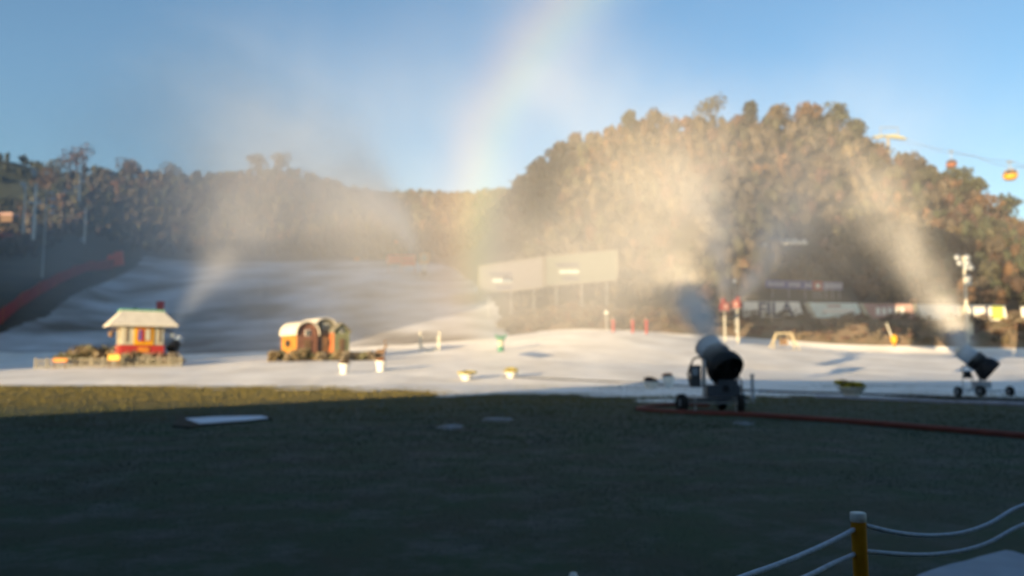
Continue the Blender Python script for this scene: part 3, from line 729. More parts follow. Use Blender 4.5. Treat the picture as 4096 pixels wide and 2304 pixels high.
# tower guns
def tower_gun(px, py_box, Y, label, rz):
    M_red = M_tred
    g = G(px, Y); zt = P(px, py_box, Y).z - g.z
    t = thing('tower_snow_gun', label, 'snow gun', g, rz, 'red snow guns on poles')
    MB().tube([(0, 0, -.3), (0, 0, zt - .6)], [.17, .13], 10).build('pole', M_pole, t)
    MB().box((0, 0, zt - .05), (1.15, .9, 1.15)).build('housing', M_red, t)
    MB().box((0, -.47, zt - .05), (.6, .04, .6)).build('vent_panel', M_pink, t)
    MB().lathe([(.34, 0), (.38, .05), (.36, .8), (.30, .85), (.28, .1)], 18, (0, .1, zt + .45), Matrix.Rotation(R(-30), 3, 'X')).build('barrel', M_red, t)
    MB().box((0, 0, zt - .68), (1.6, 1.1, .06)).build('platform', M_steel, t)
    return t
tower_gun(2903, 1226, 118, 'left red snow gun on top of a pole beside the banners', R(10))
tower_gun(2955, 1216, 118, 'right red snow gun on top of a pole beside the banners', R(-40))

# hydrant stand, hoses
g = at(3007, 1612); h_ = thing('hydrant_stand', 'grey-blue upright hydrant stand right of the large snow gun', 'hydrant', g); k_ = g.y / F
MB().tube([(0, 0, -.05), (0, 0, 110 * k_)], .065, 12).build('pipe', M_grey, h_)
MB().lathe([(0, .05), (.10, .04), (.10, -.02), (.07, -.05)], 14, (0, 0, 110 * k_)).build('cap', M_grey, h_)
MB().lathe([(.17, 0), (.17, .04), (.07, .08)], 14, (0, 0, .22)).build('flange', M_steel, h_)
MB().tube([(.06, 0, .5), (.25, 0, .5), (.3, 0, .42)], .035, 8).build('valve', M_steel, h_)
def hose(pxs, r_, m, label, name='hose', z=.04):
    pts = []
    for px, py in pxs: p = at(px, py, 8); pts.append(p + Vector((0, 0, z + r_ * .6)))
    out = []; q_ = [pts[0]] + pts + [pts[-1]]
    for i in range(1, len(q_) - 2):
        for k in range(8):
            t = k / 8; a, b_, c, d = q_[i - 1], q_[i], q_[i + 1], q_[i + 2]
            out.append(.5 * ((2 * b_) + (c - a) * t + (2 * a - 5 * b_ + 4 * c - d) * t * t + (3 * b_ - a - 3 * c + d) * t ** 3))
    out.append(q_[-1]); mb = MB(); mb.tube(out, r_, 8); o = mb.build(name, m); return tag(o, label, 'hose', 'hoses lying on the ground')
M_hose = mat('red_hose', (.16, .035, .022), .7, scale=3, var=.2)
hose([(2830, 1628), (2740, 1624), (2640, 1628), (2565, 1636), (2552, 1643), (2620, 1650), (2760, 1658), (2950, 1664), (3150, 1676), (3400, 1694), (3650, 1716), (3900, 1738), (4096, 1756), (4400, 1786)], .085, M_hose, 'long brick-red hose curling round the large snow gun and off to the right', z=.0)
hose([(2010, 1512), (2200, 1521), (2420, 1531), (2600, 1540), (2780, 1552), (3000, 1568), (3200, 1576), (3450, 1584), (3700, 1592), (3900, 1602), (4300, 1618)], .06, M_black, 'thin black hose crossing the snow behind the planters', z=.05)
hose([(3260, 1592), (3500, 1602), (3750, 1612), (3920, 1618), (4096, 1624), (4400, 1640)], .09, mat('pale_hose', (.34, .33, .37), .7, scale=3), 'pale flattened hose on the lawn edge in front of the right snow gun', z=.0)

# ---- planters
def planter(px, py, kind, label, hpx):
    g = at(px, py); k_ = g.y / F; h = hpx * k_
    t = thing('planter', label, 'planter', g, 0, 'planters standing in a row on the snow')
    if kind == 'urn':
        MB().lathe([(.0, 0), (.29 * h, 0), (.30 * h, .06 * h), (.27 * h, .12 * h), (.28 * h, .3 * h), (.36 * h, .62 * h), (.42 * h, .70 * h), (.42 * h, .76 * h), (.36 * h, .76 * h), (.33 * h, .66 * h), (0, .64 * h)], 20).build('pot', M_white, t)
    else:
        MB().lathe([(.0, 0), (.34 * h, 0), (.36 * h, .05 * h), (.38 * h, .2 * h), (.62 * h, .46 * h), (.70 * h, .50 * h), (.68 * h, .54 * h), (.5 * h, .5 * h), (0, .48 * h)], 22).build('pot', M_white, t)
    col = {'brown': 'rust', 'orange': 'orange', 'yellow': None, 'dark': 'redbrown', 'olive': None}
    return t, h
def plant_in(t, h, z, wd, hh, c, seed, n=260, leaf=.05):
    V, Fq, sh_ = crown_arrays(hh, wd, n, leaf, seed, clumps=8, base=0.); V[:, 2] += z
    npmesh('plant', V, Fq, M_leaf, False, np.array(c)[None] * sh_[:, None], t)
    MB().ball((0, 0, z + hh * .42), (wd * .38, wd * .38, hh * .36), seed, .3, 2).build('soil_mound', M_soil, t)
t, h = planter(1378, 1499, 'urn', 'white urn with a small brown plant, leftmost planter of the row', 56); plant_in(t, h, h * .66, h * .7, h * .34, (.30, .17, .06), 1)
t, h = planter(1524, 1487, 'urn', 'white urn with orange-brown leaves, second planter from the left', 56); plant_in(t, h, h * .66, h * .75, h * .32, (.36, .14, .06), 2)
t, h = planter(1866, 1523, 'bowl', 'wide planter with bright yellow plants, left of the pair before the green statue', 46); plant_in(t, h, h * .42, h * 1.55, h * .58, (.62, .52, .10), 3, 420)
t, h = planter(2046, 1512, 'bowl', 'wide planter with bright yellow plants, right of the pair before the green statue', 42); plant_in(t, h, h * .42, h * 1.6, h * .55, (.62, .52, .10), 4, 420)
t, h = planter(2600, 1556, 'bowl', 'white bowl planter with a dark reddish plant left of the large snow gun', 56); plant_in(t, h, h * .45, h * 1.0, h * .5, (.07, .025, .025), 5, 360)
t, h = planter(2672, 1553, 'urn', 'white urn with orange leaves right beside the large snow gun', 62); plant_in(t, h, h * .66, h * .72, h * .32, (.42, .14, .04), 6)
t, h = planter(3402, 1594, 'bowl', 'white bowl planter with spreading olive plants between the two big snow guns', 80); plant_in(t, h, h * .40, h * 1.35, h * .58, (.46, .36, .03), 7, 520, .06)

# ---- green statue, pale ring arch
g = at(2003, 1408); k_ = g.y / F; t = thing('statue', 'narrow green statue with raised arms standing on the snow', 'statue', g)
MB().lathe([(.0, 0), (.34, 0), (.36, .2), (.30, .7), (.26, 1.15), (.32, 1.35)], 14).build('skirt', M_green, t)
MB().lathe([(.30, .62), (.34, .8), (.30, 1.25), (.24, 1.4)], 14).build('tunic', M_cream, t)
MB().ball((0, 0, 1.62), (.26, .25, .28), 1, .15, 2).build('head', M_green, t)
for s in (-1, 1): MB().tube([(s * .18, 0, 1.3), (s * .42, 0, 1.55), (s * .55, 0, 1.98)], [.11, .10, .15], 8).build('arm', M_green, t)
g = at(1718, 1408); t = thing('ring_arch', 'faint pale ring-shaped arch with two uprights on the snow', 'arch', g)
for s in (-1, 1): MB().tube([(s * 1.15, 0, 0), (s * 1.2, 0, 1.9), (s * 1.15, 0, 2.5)], .09, 8).build('upright', M_pole, t)
MB().tube([(1.1 * math.sin(a), 0, 1.2 - 1.05 * math.cos(a)) for a in [x_ * 4.4 / 20 - 2.2 for x_ in range(21)]], .10, 8).build('ring', M_pole, t)

# ---- hut
ORD = ['leftmost', 'second from the left', 'third from the left', 'fourth from the left', 'fifth from the left', 'sixth from the left', 'rightmost']
def bushes(px0, px1, Y, h0, kinds, label, n=6, name='shrub'):
    for i in range(n):
        px = px0 + (px1 - px0) * (i + .5) / n; g = G(px + random.uniform(-6, 6), Y + random.uniform(-.5, .5)); h = h0 * random.uniform(.8, 1.2)
        t = thing(name, label + ', ' + ('rightmost' if i == n - 1 else ORD[i]), 'shrub', g, 0, label)
        kd = kinds[i % len(kinds)]
        V, Fq, sh_ = crown_arrays(h, h * 1.5, 300, .11, int(px) + 7, clumps=9, base=0.); npmesh('foliage', V, Fq, M_leaf, False, np.array(PAL[kd])[None] * 2.6 * sh_[:, None], t)
        m = MB()
        for k in range(5):
            a = random.uniform(0, 6.28); m.tube([(0, 0, -.1), (math.cos(a) * h * .3, math.sin(a) * h * .3, h * .7)], [.04, .015], 5)
        m.build('stem', M_bark, t)
gh = G(556, 79.5); k_ = gh.y / F
hut = thing('ticket_hut', 'small white hut with a red base, orange window and pale mansard roof', 'hut', gh, R(33))
W2 = 1.92; zb = 1.12; z1 = 4.02
MB().box((0, 0, (zb + z1) / 2 + .45), (2 * W2 - .1, 3.5, z1 - zb - .9)).build('wall', M_cream, hut)
MB().box((0, 0, zb + .42), (2 * W2 + .06, 3.66, .88)).build('red_base', M_red, hut)
MB().box((0, 0, zb / 2 - .1), (2 * W2 - .3, 3.2, zb + .1)).build('plinth', M_wood, hut)
ri = MB(); ex, ey, rx_, ry_ = 3.05, 2.65, 1.85, 1.3; ze, zt_ = z1 - .05, 5.35
ri.add([(-ex, -ey, ze), (ex, -ey, ze), (ex, ey, ze), (-ex, ey, ze), (-rx_, -ry_, zt_), (rx_, -ry_, zt_), (rx_, ry_, zt_), (-rx_, ry_, zt_)], [[3, 2, 1, 0], [4, 5, 6, 7], [0, 1, 5, 4], [1, 2, 6, 5], [2, 3, 7, 6], [3, 0, 4, 7]])
ri.add([(-ex, -ey, ze - .16), (ex, -ey, ze - .16), (ex, ey, ze - .16), (-ex, ey, ze - .16), (-ex, -ey, ze - .003), (ex, -ey, ze - .003), (ex, ey, ze - .003), (-ex, ey, ze - .003)], [[3, 2, 1, 0], [0, 1, 5, 4], [1, 2, 6, 5], [2, 3, 7, 6], [3, 0, 4, 7]])
rf = ri.build('roof', M_frost, hut)
MB().box((0, -ry_, zt_ + .07), (2 * rx_ + .3, .2, .16)).box((0, ry_, zt_ + .07), (2 * rx_ + .3, .2, .16)).box((-rx_, 0, zt_ + .075), (.2, 2 * ry_ - .22, .15)).box((rx_, 0, zt_ + .075), (.2, 2 * ry_ - .22, .15)).build('ridge_trim', M_greenroof, rf)
wy = -1.78
wn = MB().box((.1, wy, 3.0), (1.75, .10, 1.95)).build('window', M_yellow, hut)
MB().box((.1, wy - .06, 3.0), (1.35, .04, 1.5)).build('pane', M_orange, wn)
MB().box((-.28, wy - .10, 2.95), (.26, .05, 1.05)).build('poster', M_blue, wn); MB().box((-.02, wy - .10, 2.9), (.2, .05, 1.2)).build('poster', M_red, wn); MB().box((.42, wy - .10, 3.0), (.42, .05, 1.1)).build('poster', M_cream, wn)
for x_ in (-1.45, 1.5): MB().box((x_, wy - .02, 3.1), (.08, .06, 1.7)).build('corner_board', M_wood, hut)
MB().box((.1, wy - .08, 1.55), (1.0, .05, .5)).build('emblem', M_orange, hut)
for s in (-1, 1):
    br_ = MB().tube([(s * 1.9, -1.2, 3.55), (s * 2.7, -1.2, 3.35), (s * 3.0, -1.2, 3.1)], .07, 6).build('bracket', M_wood, hut)
    MB().ball((s * 2.75, -1.2, 3.0), (.24, .24, .3), 1, .1, 2).build('lantern', M_lamp if s > 0 else M_wood, br_)
MB().tube([(-2.05, -1.1, .3), (-2.05, -1.1, 3.8)], .06, 6).build('gutter_pipe', M_wood, hut)
bushes(275, 480, 80.5, 2.0, ['olive', 'greybrown', 'ochre'], 'brown-green clipped shrub left of the white hut', 7)
bushes(480, 705, 77.5, 1.35, ['greybrown', 'olive', 'redbrown'], 'low dry shrub in front of the white hut', 7)
# ornamental fence: panels and posts are parts
gf = G(430, 75.8); fence = thing('lattice_fence', 'low white ornamental picket fence in front of the shrubs and hut', 'fence', gf)
M_fencew = mat('weathered_white_paint', (.30, .28, .22), .8, scale=3, var=.35)
p0 = G(142, 75.5) - gf; p1 = G(725, 76.5) - gf; NP = 13
for i in range(NP + 1):
    q_ = p0.lerp(p1, i / NP); q_.z = float(H((q_.x + gf.x) / (q_.y + gf.y), q_.y + gf.y)) - gf.z
    if i == 0: po = MB().box((0, 0, .5), (.13, .13, 1.2)).build('post', M_fencew, fence); o = po
    else: o = po.copy(); COL.objects.link(o)
    o.location = q_
    if i < NP:
        if i == 0:
            L = (p1 - p0).length / NP; m = MB(); m.box((L / 2, 0, .18), (L, .04, .06)).box((L / 2, 0, .92), (L, .04, .06))
            for k in range(1, 5): m.box((L * k / 5, .002, .55), (.045, .04, .74))
            m.tube([(L / 2 + .3 * math.cos(a), 0, .55 + .3 * math.sin(a)) for a in [6.2832 * z_ / 16 for z_ in range(17)]], .035, 5, False)
            pa = m.build('fence_panel', M_fencew, fence); o = pa
        else: o = pa.copy(); COL.objects.link(o)
        o.location = q_
sgn = lambda name, px, py, Y, wd, ht, m, label, legm=M_wood: None
def small_board(px, py, Y, wpx, hpx, m, label, name='sign_board', cat='sign', legs=True, rz=0., m2=None):
    k_ = Y / F; g = G(px, Y); z0 = P(px, py, Y).z - g.z; t = thing(name, label, cat, g, rz)
    MB().box((0, 0, z0), (wpx * k_, .08, hpx * k_)).build('board', m, t)
    if m2: MB().box((0, -.05, z0), (wpx * k_ * .55, .03, hpx * k_ * .45)).build('print', m2, t)
    if legs:
        for s in (-1, 1): MB().tube([(s * wpx * k_ * .38, .06, -.2), (s * wpx * k_ * .38, .06, z0)], .05, 6).build('leg', M_wood, t)
    return t
small_board(455, 1430, 74.8, 46, 22, M_yellow, 'small yellow-orange board in front of the shrubs left of the hut')
small_board(240, 1441, 74.8, 56, 14, M_orange, 'low faded orange board behind the left end of the white fence')

# ---- playhouses
def playhouse(px, py, Y, wd, dp, hw, hr, side_m, front_m, roof_m, label, arch=True, rz=R(37)):
    g = G(px, Y); g.z = P(px, py, Y).z; t = thing('playhouse', label, 'playhouse', g, rz, 'row of small painted playhouses')
    # origin at the corner between left side and front; front along +x, depth along +y
    MB().box((.04, dp / 2, hw / 2), (.12, dp - .1, hw)).box((wd - .04, dp / 2, hw / 2), (.12, dp - .1, hw)).build('side_wall', side_m, t)
    n_ = 9; arc = []
    for k in range(n_):
        a = math.pi * k / (n_ - 1); x_ = wd / 2 - math.cos(a) * wd / 2; z_ = hw + ((math.sin(a) * (hr - hw)) if arch else (hr - hw) * (1 - abs(x_ - wd / 2) / (wd / 2))); arc.append((x_, z_))
    poly = [(0, 0)] + [(x_, z_) for x_, z_ in arc] + [(wd, 0)]
    MB().prism(poly, 0, .12).build('gable_wall', front_m, t); MB().prism(poly, dp - .12, dp).build('back_wall', front_m, t)
    o_ = .22; cx = wd / 2
    ro = [(cx + (x_ - cx) * 1.14, z_ + (.03 if 0 < i < n_ - 1 else -.12)) for i, (x_, z_) in enumerate(arc)]; ri_ = [(x_, z_ + .13) for x_, z_ in ro]
    m = MB()
    for i in range(n_ - 1):
        m.prism([ro[i], ro[i + 1], ri_[i + 1], ri_[i]], -o_, dp + o_)
    m.build('roof', roof_m, t)
    dr = MB().box((wd * .5, -.03, hw * .36), (wd * .32, .06, hw * .72)).build('door', M_wood, t)
    MB().box((wd * .36, -.075, hw * .36), (.05, .03, .12)).build('handle', M_steel, dr)
    wn = MB().box((wd * .5, -.03, hw * 1.05), (wd * .26, .06, wd * .26)).build('window', M_white, t); MB().box((wd * .5, -.075, hw * 1.05), (wd * .18, .03, wd * .18)).build('pane', M_glass, wn)
    w2 = MB().box((-.04, dp * .55, hw * .55), (.05, dp * .28, hw * .3)).build('window', M_dark, t); MB().box((-.08, dp * .55, hw * .55), (.03, dp * .2, hw * .2)).build('pane', M_glass, w2)
    return t
M_hA = mat('ochre_boards', (.42, .19, .035), .8, scale=1.6, var=.3); M_hAf = mat('faded_red_boards', (.26, .13, .095), .85, scale=2, var=.3)
M_hB = mat('grey_green_boards', (.20, .19, .15), .85, scale=2, var=.25); M_hC = mat('pale_green_boards', (.24, .25, .14), .85, scale=2, var=.25); M_hCs = mat('brick_orange_boards', (.42, .13, .05), .85, scale=2, var=.2)
playhouse(1186, 1418, 83, 2.25, 4.4, 2.15, 3.35, M_hA, M_hAf, M_frost, 'ochre playhouse with a rounded frosty roof, leftmost of the three')
playhouse(1262, 1420, 84.5, 2.1, 4.2, 2.9, 3.85, M_hAf, M_hB, M_frost, 'tall grey-green playhouse with a rounded gable between the other two')
playhouse(1335, 1422, 84.5, 1.75, 2.3, 2.5, 3.35, M_hCs, M_hC, M_hB, 'pale green playhouse with a pointed gable, rightmost of the three', arch=False)
bushes(1075, 1240, 81.5, 1.25, ['ochre', 'olive', 'tan'], 'yellowish dry shrub at the foot of the ochre playhouse', 5)
bushes(1240, 1400, 81.8, 1.2, ['ochre', 'greybrown', 'olive'], 'dry shrub in front of the grey-green playhouse', 5)
bushes(1395, 1520, 82.5, 1.15, ['tan', 'greybrown', 'olive'], 'grey-brown shrub right of the playhouses', 5)
g = G(1535, 82.5); t = thing('reindeer_figure', 'brown wooden reindeer figure at the right end of the shrubs', 'figure', g, R(0))
MB().ball((-.35, 0, .95), (.55, .22, .26), 2, .1, 2).tube([(-.02, 0, 1.05), (.14, 0, 1.45), (.17, 0, 1.6)], [.16, .10, .09], 8).tube([(.1, 0, 1.62), (.42, 0, 1.5)], [.11, .06], 8).build('body', M_wood, t)
for x_, y_ in ((-.75, .1), (-.7, -.1), (.02, .1), (.04, -.1)): MB().tube([(x_, y_, .9), (x_ - .03, y_, .45), (x_, y_, 0)], [.08, .05, .04], 6).build('leg', M_wood, t)
for s in (-1, 1): MB().tube([(.15, s * .05, 1.68), (.08, s * .2, 1.95), (.2, s * .28, 2.15)], .025, 5).tube([(.08, s * .2, 1.95), (-.08, s * .28, 2.1)], .02, 5).build('antler', M_wood, t)

# ---- swing frame
g = at(3138, 1400); t = thing('swing_frame', 'pale timber A-frame swing standing at the foot of the brown bank', 'swing', g); k_ = g.y / F
for s in (-1, 1):
    for q_ in (-1, 1): MB().tube([(s * 52 * k_, q_ * 1.0, 0), (s * 30 * k_, 0, 66 * k_)], .085, 6).build('leg', M_lightwood, t)
    MB().tube([(s * 45 * k_, -.65, 24 * k_), (s * 45 * k_, .65, 24 * k_)], .07, 6).build('brace', M_lightwood, t)
    MB().tube([(s * 17 * k_, 0, 64 * k_), (s * 17 * k_, 0, 22 * k_)], .035, 6).build('rope', M_lightwood, t)
MB().tube([(-34 * k_, 0, 66 * k_), (34 * k_, 0, 66 * k_)], .10, 8).build('beam', M_lightwood, t)
b_ = MB().box((0, 0, 20 * k_), (34 * k_, .5, .1)).build('seat', M_wood, t); MB().box((0, .24, 33 * k_), (32 * k_, .08, 22 * k_)).build('backrest', M_wood, t)
# ---- yellow padded stub with leaning pipe
g = at(3580, 1392); k_ = g.y / F; t = thing('padded_valve', 'bright yellow rounded valve cover on the bank with a leaning grey pipe', 'valve', g)
zc = P(3580, 1357, g.y).z - g.z
MB().lathe([(0, -.75), (.35, -.6), (.55, -.1), (.5, .4), (.25, .68), (0, .72)], 16, (0, 0, zc)).build('cover', M_yellow, t)
MB().tube([(0, 0, -.1), (0, 0, zc)], .15, 8).build('stub', M_orange, t)
MB().tube([(-.3, 0, zc + .3), (-1.1, 0, zc + 2.6)], .12, 8).build('pipe', M_pole, t)
# ---- red markers
for i, (px, lab) in enumerate(((2455, 'leftmost'), (2533, 'middle'), (2588, 'rightmost'))):
    g = G(px, 124); zt = P(px, 1278, 124).z - g.z
    t = thing('marker_post', lab + ' of the three faded red marker posts on top of the snow mound', 'post', g, 0, 'red marker posts')
    MB().tube([(0, 0, -.2), (0, 0, zt)], .19, 10).build('padding', M_net, t); MB().tube([(0, 0, zt), (0, 0, zt + .25)], .05, 6).build('tip', M_white, t)
# round lamp
def round_lamp(px, py, Y, label, pyb=None):
    g = G(px, Y); zt = P(px, py, Y).z - g.z; t = thing('globe_lamp', label, 'lamp', g, 0, 'globe lamps')
    MB().tube([(0, 0, -.2), (0, 0, zt - .3)], [.10, .07], 8).build('pole', M_steel, t); MB().ball((0, 0, zt), .36, 0, 0, 2).build('globe', M_lamp, t); MB().lathe([(.1, -.4), (.2, -.32), (.2, -.28)], 10, (0, 0, zt)).build('collar', M_steel, t)
round_lamp(2946, 1125, 128, 'white globe lamp above the red tower snow guns')
round_lamp(2428, 1250, 126, 'faint white lamp left of the blue jet of the large snow gun')

# ---- banners
def text_mesh(s, size, m, parent, loc, name='lettering', rot=(math.pi / 2, 0, 0), bold=.0):
    cu = bpy.data.curves.new('t', 'FONT'); cu.body = s; cu.size = size; cu.align_x = 'CENTER'; cu.align_y = 'CENTER'; cu.extrude = .02; cu.offset = bold; cu.resolution_u = 3
    o = bpy.data.objects.new('t', cu); COL.objects.link(o)
    bpy.context.view_layer.update(); dg = bpy.context.evaluated_depsgraph_get()
    me = bpy.data.meshes.new_from_object(o.evaluated_get(dg)); bpy.data.objects.remove(o); me.materials.clear(); me.materials.append(m)
    o = bpy.data.objects.new(name, me); COL.objects.link(o); o.parent = parent; o.location = loc; o.rotation_euler = rot; return o
def banner(TL, TR, BR, BL, Y, m, label, edge=True, group='sponsor banners in a row on the bank'):
    q_ = [P(*c, Y) for c in (TL, TR, BR, BL)]; c0 = sum(q_, Vector()) / 4; base = Vector((c0.x, Y, float(H(c0.x / Y, Y))))
    t = thing('banner', label, 'banner', base, 0, group); l_ = [v - base for v in q_]
    d = Vector((0, .06, 0)); MB().add([v - d for v in l_] + [v + d for v in l_], [[0, 1, 2, 3], [7, 6, 5, 4], [0, 4, 5, 1], [1, 5, 6, 2], [2, 6, 7, 3], [3, 7, 4, 0]]).build('panel', m, t)
    if edge:
        w_ = Vector((.75, 0, 0)); e = Vector((0, -.10, 0)); MB().add([l_[0] + e, l_[0] + w_ + e, l_[3] + w_ + e, l_[3] + e] + [v + Vector((0, -.065, 0)) for v in (l_[0], l_[0] + w_, l_[3] + w_, l_[3])], [[0, 1, 2, 3], [7, 6, 5, 4], [0, 4, 5, 1], [1, 5, 6, 2], [2, 6, 7, 3], [3, 7, 4, 0]]).build('edge_strip', M_cream, t)
    for f_ in (.15, .5, .85):
        b_ = l_[3].lerp(l_[2], f_); a_ = l_[0].lerp(l_[1], f_)
        MB().tube([(b_.x, .14, -.4), (b_.x, .14, b_.z), (a_.x, .14, a_.z)], .06, 6).build('post', M_steel, t)
    return t, l_
BY = 133.5
t, l_ = banner((2975, 1206), (3196, 1208), (3218, 1278), (2972, 1276), BY, M_fabric, 'white banner with large dark four-letter lettering, leftmost of the row', edge=False)
text_mesh('FILA', 3.2, M_navy, t, ((l_[0].x + l_[2].x) / 2 + .2, -.12, (l_[0].z + l_[2].z) / 2 + .05), bold=.10)
t, l_ = banner((3216, 1210), (3428, 1213), (3452, 1274), (3250, 1277), BY, M_teal, 'pale teal banner, second of the row from the left')
MB().box(((l_[0].x + l_[1].x) / 2 + 1.3, -.11, (l_[0].z + l_[2].z) / 2 - .1), (5.2, .04, .7)).build('print', M_white, t); MB().box(((l_[0].x + l_[1].x) / 2 + .5, -.11, (l_[0].z + l_[2].z) / 2 + .75), (2.2, .04, .35)).build('print', M_pink, t)
t, l_ = banner((3432, 1213), (3645, 1216), (3662, 1277), (3468, 1278), BY, M_pink, 'faded pinkish-red banner with pale lettering in the middle of the row')
for k in range(5): MB().box(((l_[0].x + l_[1].x) / 2 - 1.2 + k * 1.0, -.11, (l_[0].z + l_[2].z) / 2), (.7, .04, 1.2)).build('print', M_fabric, t)
t, l_ = banner((3650, 1217), (3835, 1219), (3850, 1280), (3672, 1280), BY, M_fabric, 'plain cream banner behind the jet of the right snow gun')
t, l_ = banner((3842, 1219), (4018, 1222), (4030, 1282), (3858, 1282), BY, M_fabric, 'white banner with dark stripes and a lime square behind the floodlight mast')
cx = (l_[0].x + l_[1].x) / 2; cz = (l_[0].z + l_[2].z) / 2
MB().box((cx + .6, -.11, cz), (.5, .04, 2.2)).build('print', M_navy, t); MB().box((cx + 2.4, -.11, cz), (1.9, .04, 2.2)).build('print', M_lime, t); MB().box((cx - 1.6, -.11, cz), (1.2, .04, .25)).build('print', M_teal, t)
t, l_ = banner((4082, 1226), (4250, 1230), (4262, 1286), (4090, 1284), BY, M_fabric, 'white banner cut by the right edge of the picture', edge=False)
# blue sign
t, l_ = banner((3062, 1120), (3250, 1126), (3250, 1158), (3062, 1150), 146, M_blue, 'long narrow blue signboard with white letters high on the wooded bank', edge=False, group=None)
for k in range(11):
    if k in (4, 8): continue
    x_ = l_[0].x + .8 + k * .74; zc = l_[0].z - .72 - k * .025
    MB().box((x_, -.1, zc + .25), (.46, .05, .12)).box((x_, -.1, zc - .25), (.5, .05, .12)).box((x_ - .14, -.1, zc), (.12, .05, .38)).box((x_ + .16, -.1, zc), (.1, .05, .38)).build('lettering', M_white, t)
t, l_ = banner((3250, 1124), (3290, 1125), (3290, 1163), (3250, 1161), 145.9, M_red, 'red square sign between the blue and the white-violet signboards', edge=False, group=None)
MB().box(((l_[0].x + l_[1].x) / 2, -.1, (l_[0].z + l_[2].z) / 2), (.8, .05, .8)).build('lettering', M_fabric, t)
t, l_ = banner((3292, 1128), (3370, 1130), (3370, 1160), (3292, 1159), 146, mat('pale_violet_print', (.36, .33, .45), .7), 'pale violet end of the signboard right of the red square', edge=False, group=None)
for k in range(4): MB().box((l_[0].x + .7 + k * .8, -.1, (l_[0].z + l_[2].z) / 2), (.4, .05, .6)).build('lettering', M_white, t)
M_bframe = mat('mist_dimmed_frame', (.21, .20, .18), .95, spec=0., scale=2)  # frame tone kept dull so it sinks into the mist
# misty billboards, board colours dimmed to merge with the mist
for (a_, b_, c_2, d_, lab, mm) in (((1915, 1066), (2172, 1028), (2174, 1150), (1915, 1176), 'large pale billboard standing in the mist, left of the pair', mat('misty_board', (.17, .17, .19), .7)), ((2182, 1026), (2470, 1000), (2470, 1120), (2182, 1144), 'large greenish billboard fading into the mist, right of the pair', mat('misty_green_board', (.15, .175, .155), .7))):
    t, l_ = banner(a_, b_, c_2, d_, 138.5, mm, lab, edge=False, group='billboards in the mist')
    for i in range(4):
        p_ = l_[i]; q2 = l_[(i + 1) % 4]; MB().tube([p_ + Vector((0, -.12, 0)), q2 + Vector((0, -.12, 0))], .16, 6).build('frame', M_bframe, t)
    for k in range(3):
        x0 = l_[0].x + 1.8; zc = (l_[0].z + l_[3].z) / 2 + 1.1 - k * 1.2; MB().box((x0 + 2 + k * .3, -.12, zc), (4 - k * .6, .05, .55)).build('print', M_navy if k != 1 else M_teal, t)
# lift shelter roof with pillar
c0 = P(3160, 968, 172); g = G(3100, 172); t = thing('lift_shelter', 'pale flat canopy roof on a thick pillar among the trees of the right mountain', 'shelter', (c0.x, c0.y, g.z))
k_ = 172 / F; z_ = c0.z - g.z
MB().box((0, 0, z_), (118 * k_, 4, .9), taper=.85).box((0, -1.9, z_ - .62), (110 * k_, .3, .3)).build('canopy', M_white, t)
MB().box((-100 * k_, 0, z_ / 2 + .2), (26 * k_, 1.6, z_ - .5)).build('pillar', M_steel, t); MB().box((-60 * k_, 0, z_ - .3), (60 * k_, .6, .6)).build('beam', M_steel, t)

# ---- floodlight masts
def flood(base, ztop, lamps, label, rp=.16, m=M_pole, group='floodlight masts', cat='floodlight', lr=.55):
    t = thing('floodlight_mast', label, cat, base, 0, group)
    MB().tube([(0, 0, -.5), (0, 0, ztop)], [rp * 1.3, rp * .8], 10).build('pole', m, t)
    zs = sorted(set(round(z_, 2) for _, z_ in lamps))
    for z_ in zs:
        xs_ = [x_ for x_, q_ in lamps if round(q_, 2) == z_]; MB().box((sum([min(xs_ + [0]), max(xs_ + [0])]) / 2, 0, z_), (max(xs_ + [0]) - min(xs_ + [0]) + .3, .12, .12)).build('crossarm', m, t)
    for x_, z_ in lamps:
        o = MB().lathe([(0, .25), (lr * .7, .2), (lr, 0), (lr, -.1)], 14, (x_, -.2, z_), Matrix.Rotation(R(75), 3, 'X')).build('lamp', M_steel, t)
        MB().lathe([(0, -.06), (lr * .92, -.05)], 14, (x_, -.2, z_), Matrix.Rotation(R(75), 3, 'X')).build('lens', M_lamp, o)
    return t
Yf = 127.5; g = G(3877, Yf); k_ = Yf / F; ZZ = lambda py: P(3877, py, Yf).z - g.z
t = flood(g, ZZ(1025), [(-27 * k_, ZZ(1030)), (12 * k_, ZZ(1030)), (-18 * k_, ZZ(1052)), (12 * k_, ZZ(1052)), (6 * k_, ZZ(1070)), (24 * k_, ZZ(1070)), (12 * k_, ZZ(1112)), (12 * k_, ZZ(1132))], 'pale floodlight mast with a cluster of lamps at the right before the banners', .22)
MB().box((0, -.3, ZZ(1315)), (1.1, .8, 52 * k_)).build('junction_box', M_cream, t)
g = at(3850, 1412); t = thing('pole_pad', 'low rounded cream crash pad left of the right snow gun', 'pad', g); MB().ball((0, 0, .35), (1.1, .7, .6), 3, .1, 2).build('cushion', M_cream, t); MB().box((0, 0, .05), (1.6, 1, .1)).build('base', M_lightwood, t)
def fl(px, pyt, pyb, Y, lamps, label, rp=.2, m=M_white):
    g = G(px, Y); zb_ = P(px, pyb, Y).z; g.z = zb_; k_ = Y / F
    return flood(g, P(px, pyt, Y).z - zb_, [((lx - px) * k_, P(px, ly, Y).z - zb_) for lx, ly in lamps], label, rp, m, 'floodlight masts on the left bank', lr=.5)
fl(105, 735, 950, 185, [(95, 700), (90, 688), (85, 810), (125, 812)], 'stout pale floodlight mast left on the bank, second from the left edge', .32)
fl(62, 735, 925, 190, [(55, 742), (62, 758), (50, 735)], 'thin floodlight mast nearest the left edge of the picture', .2)
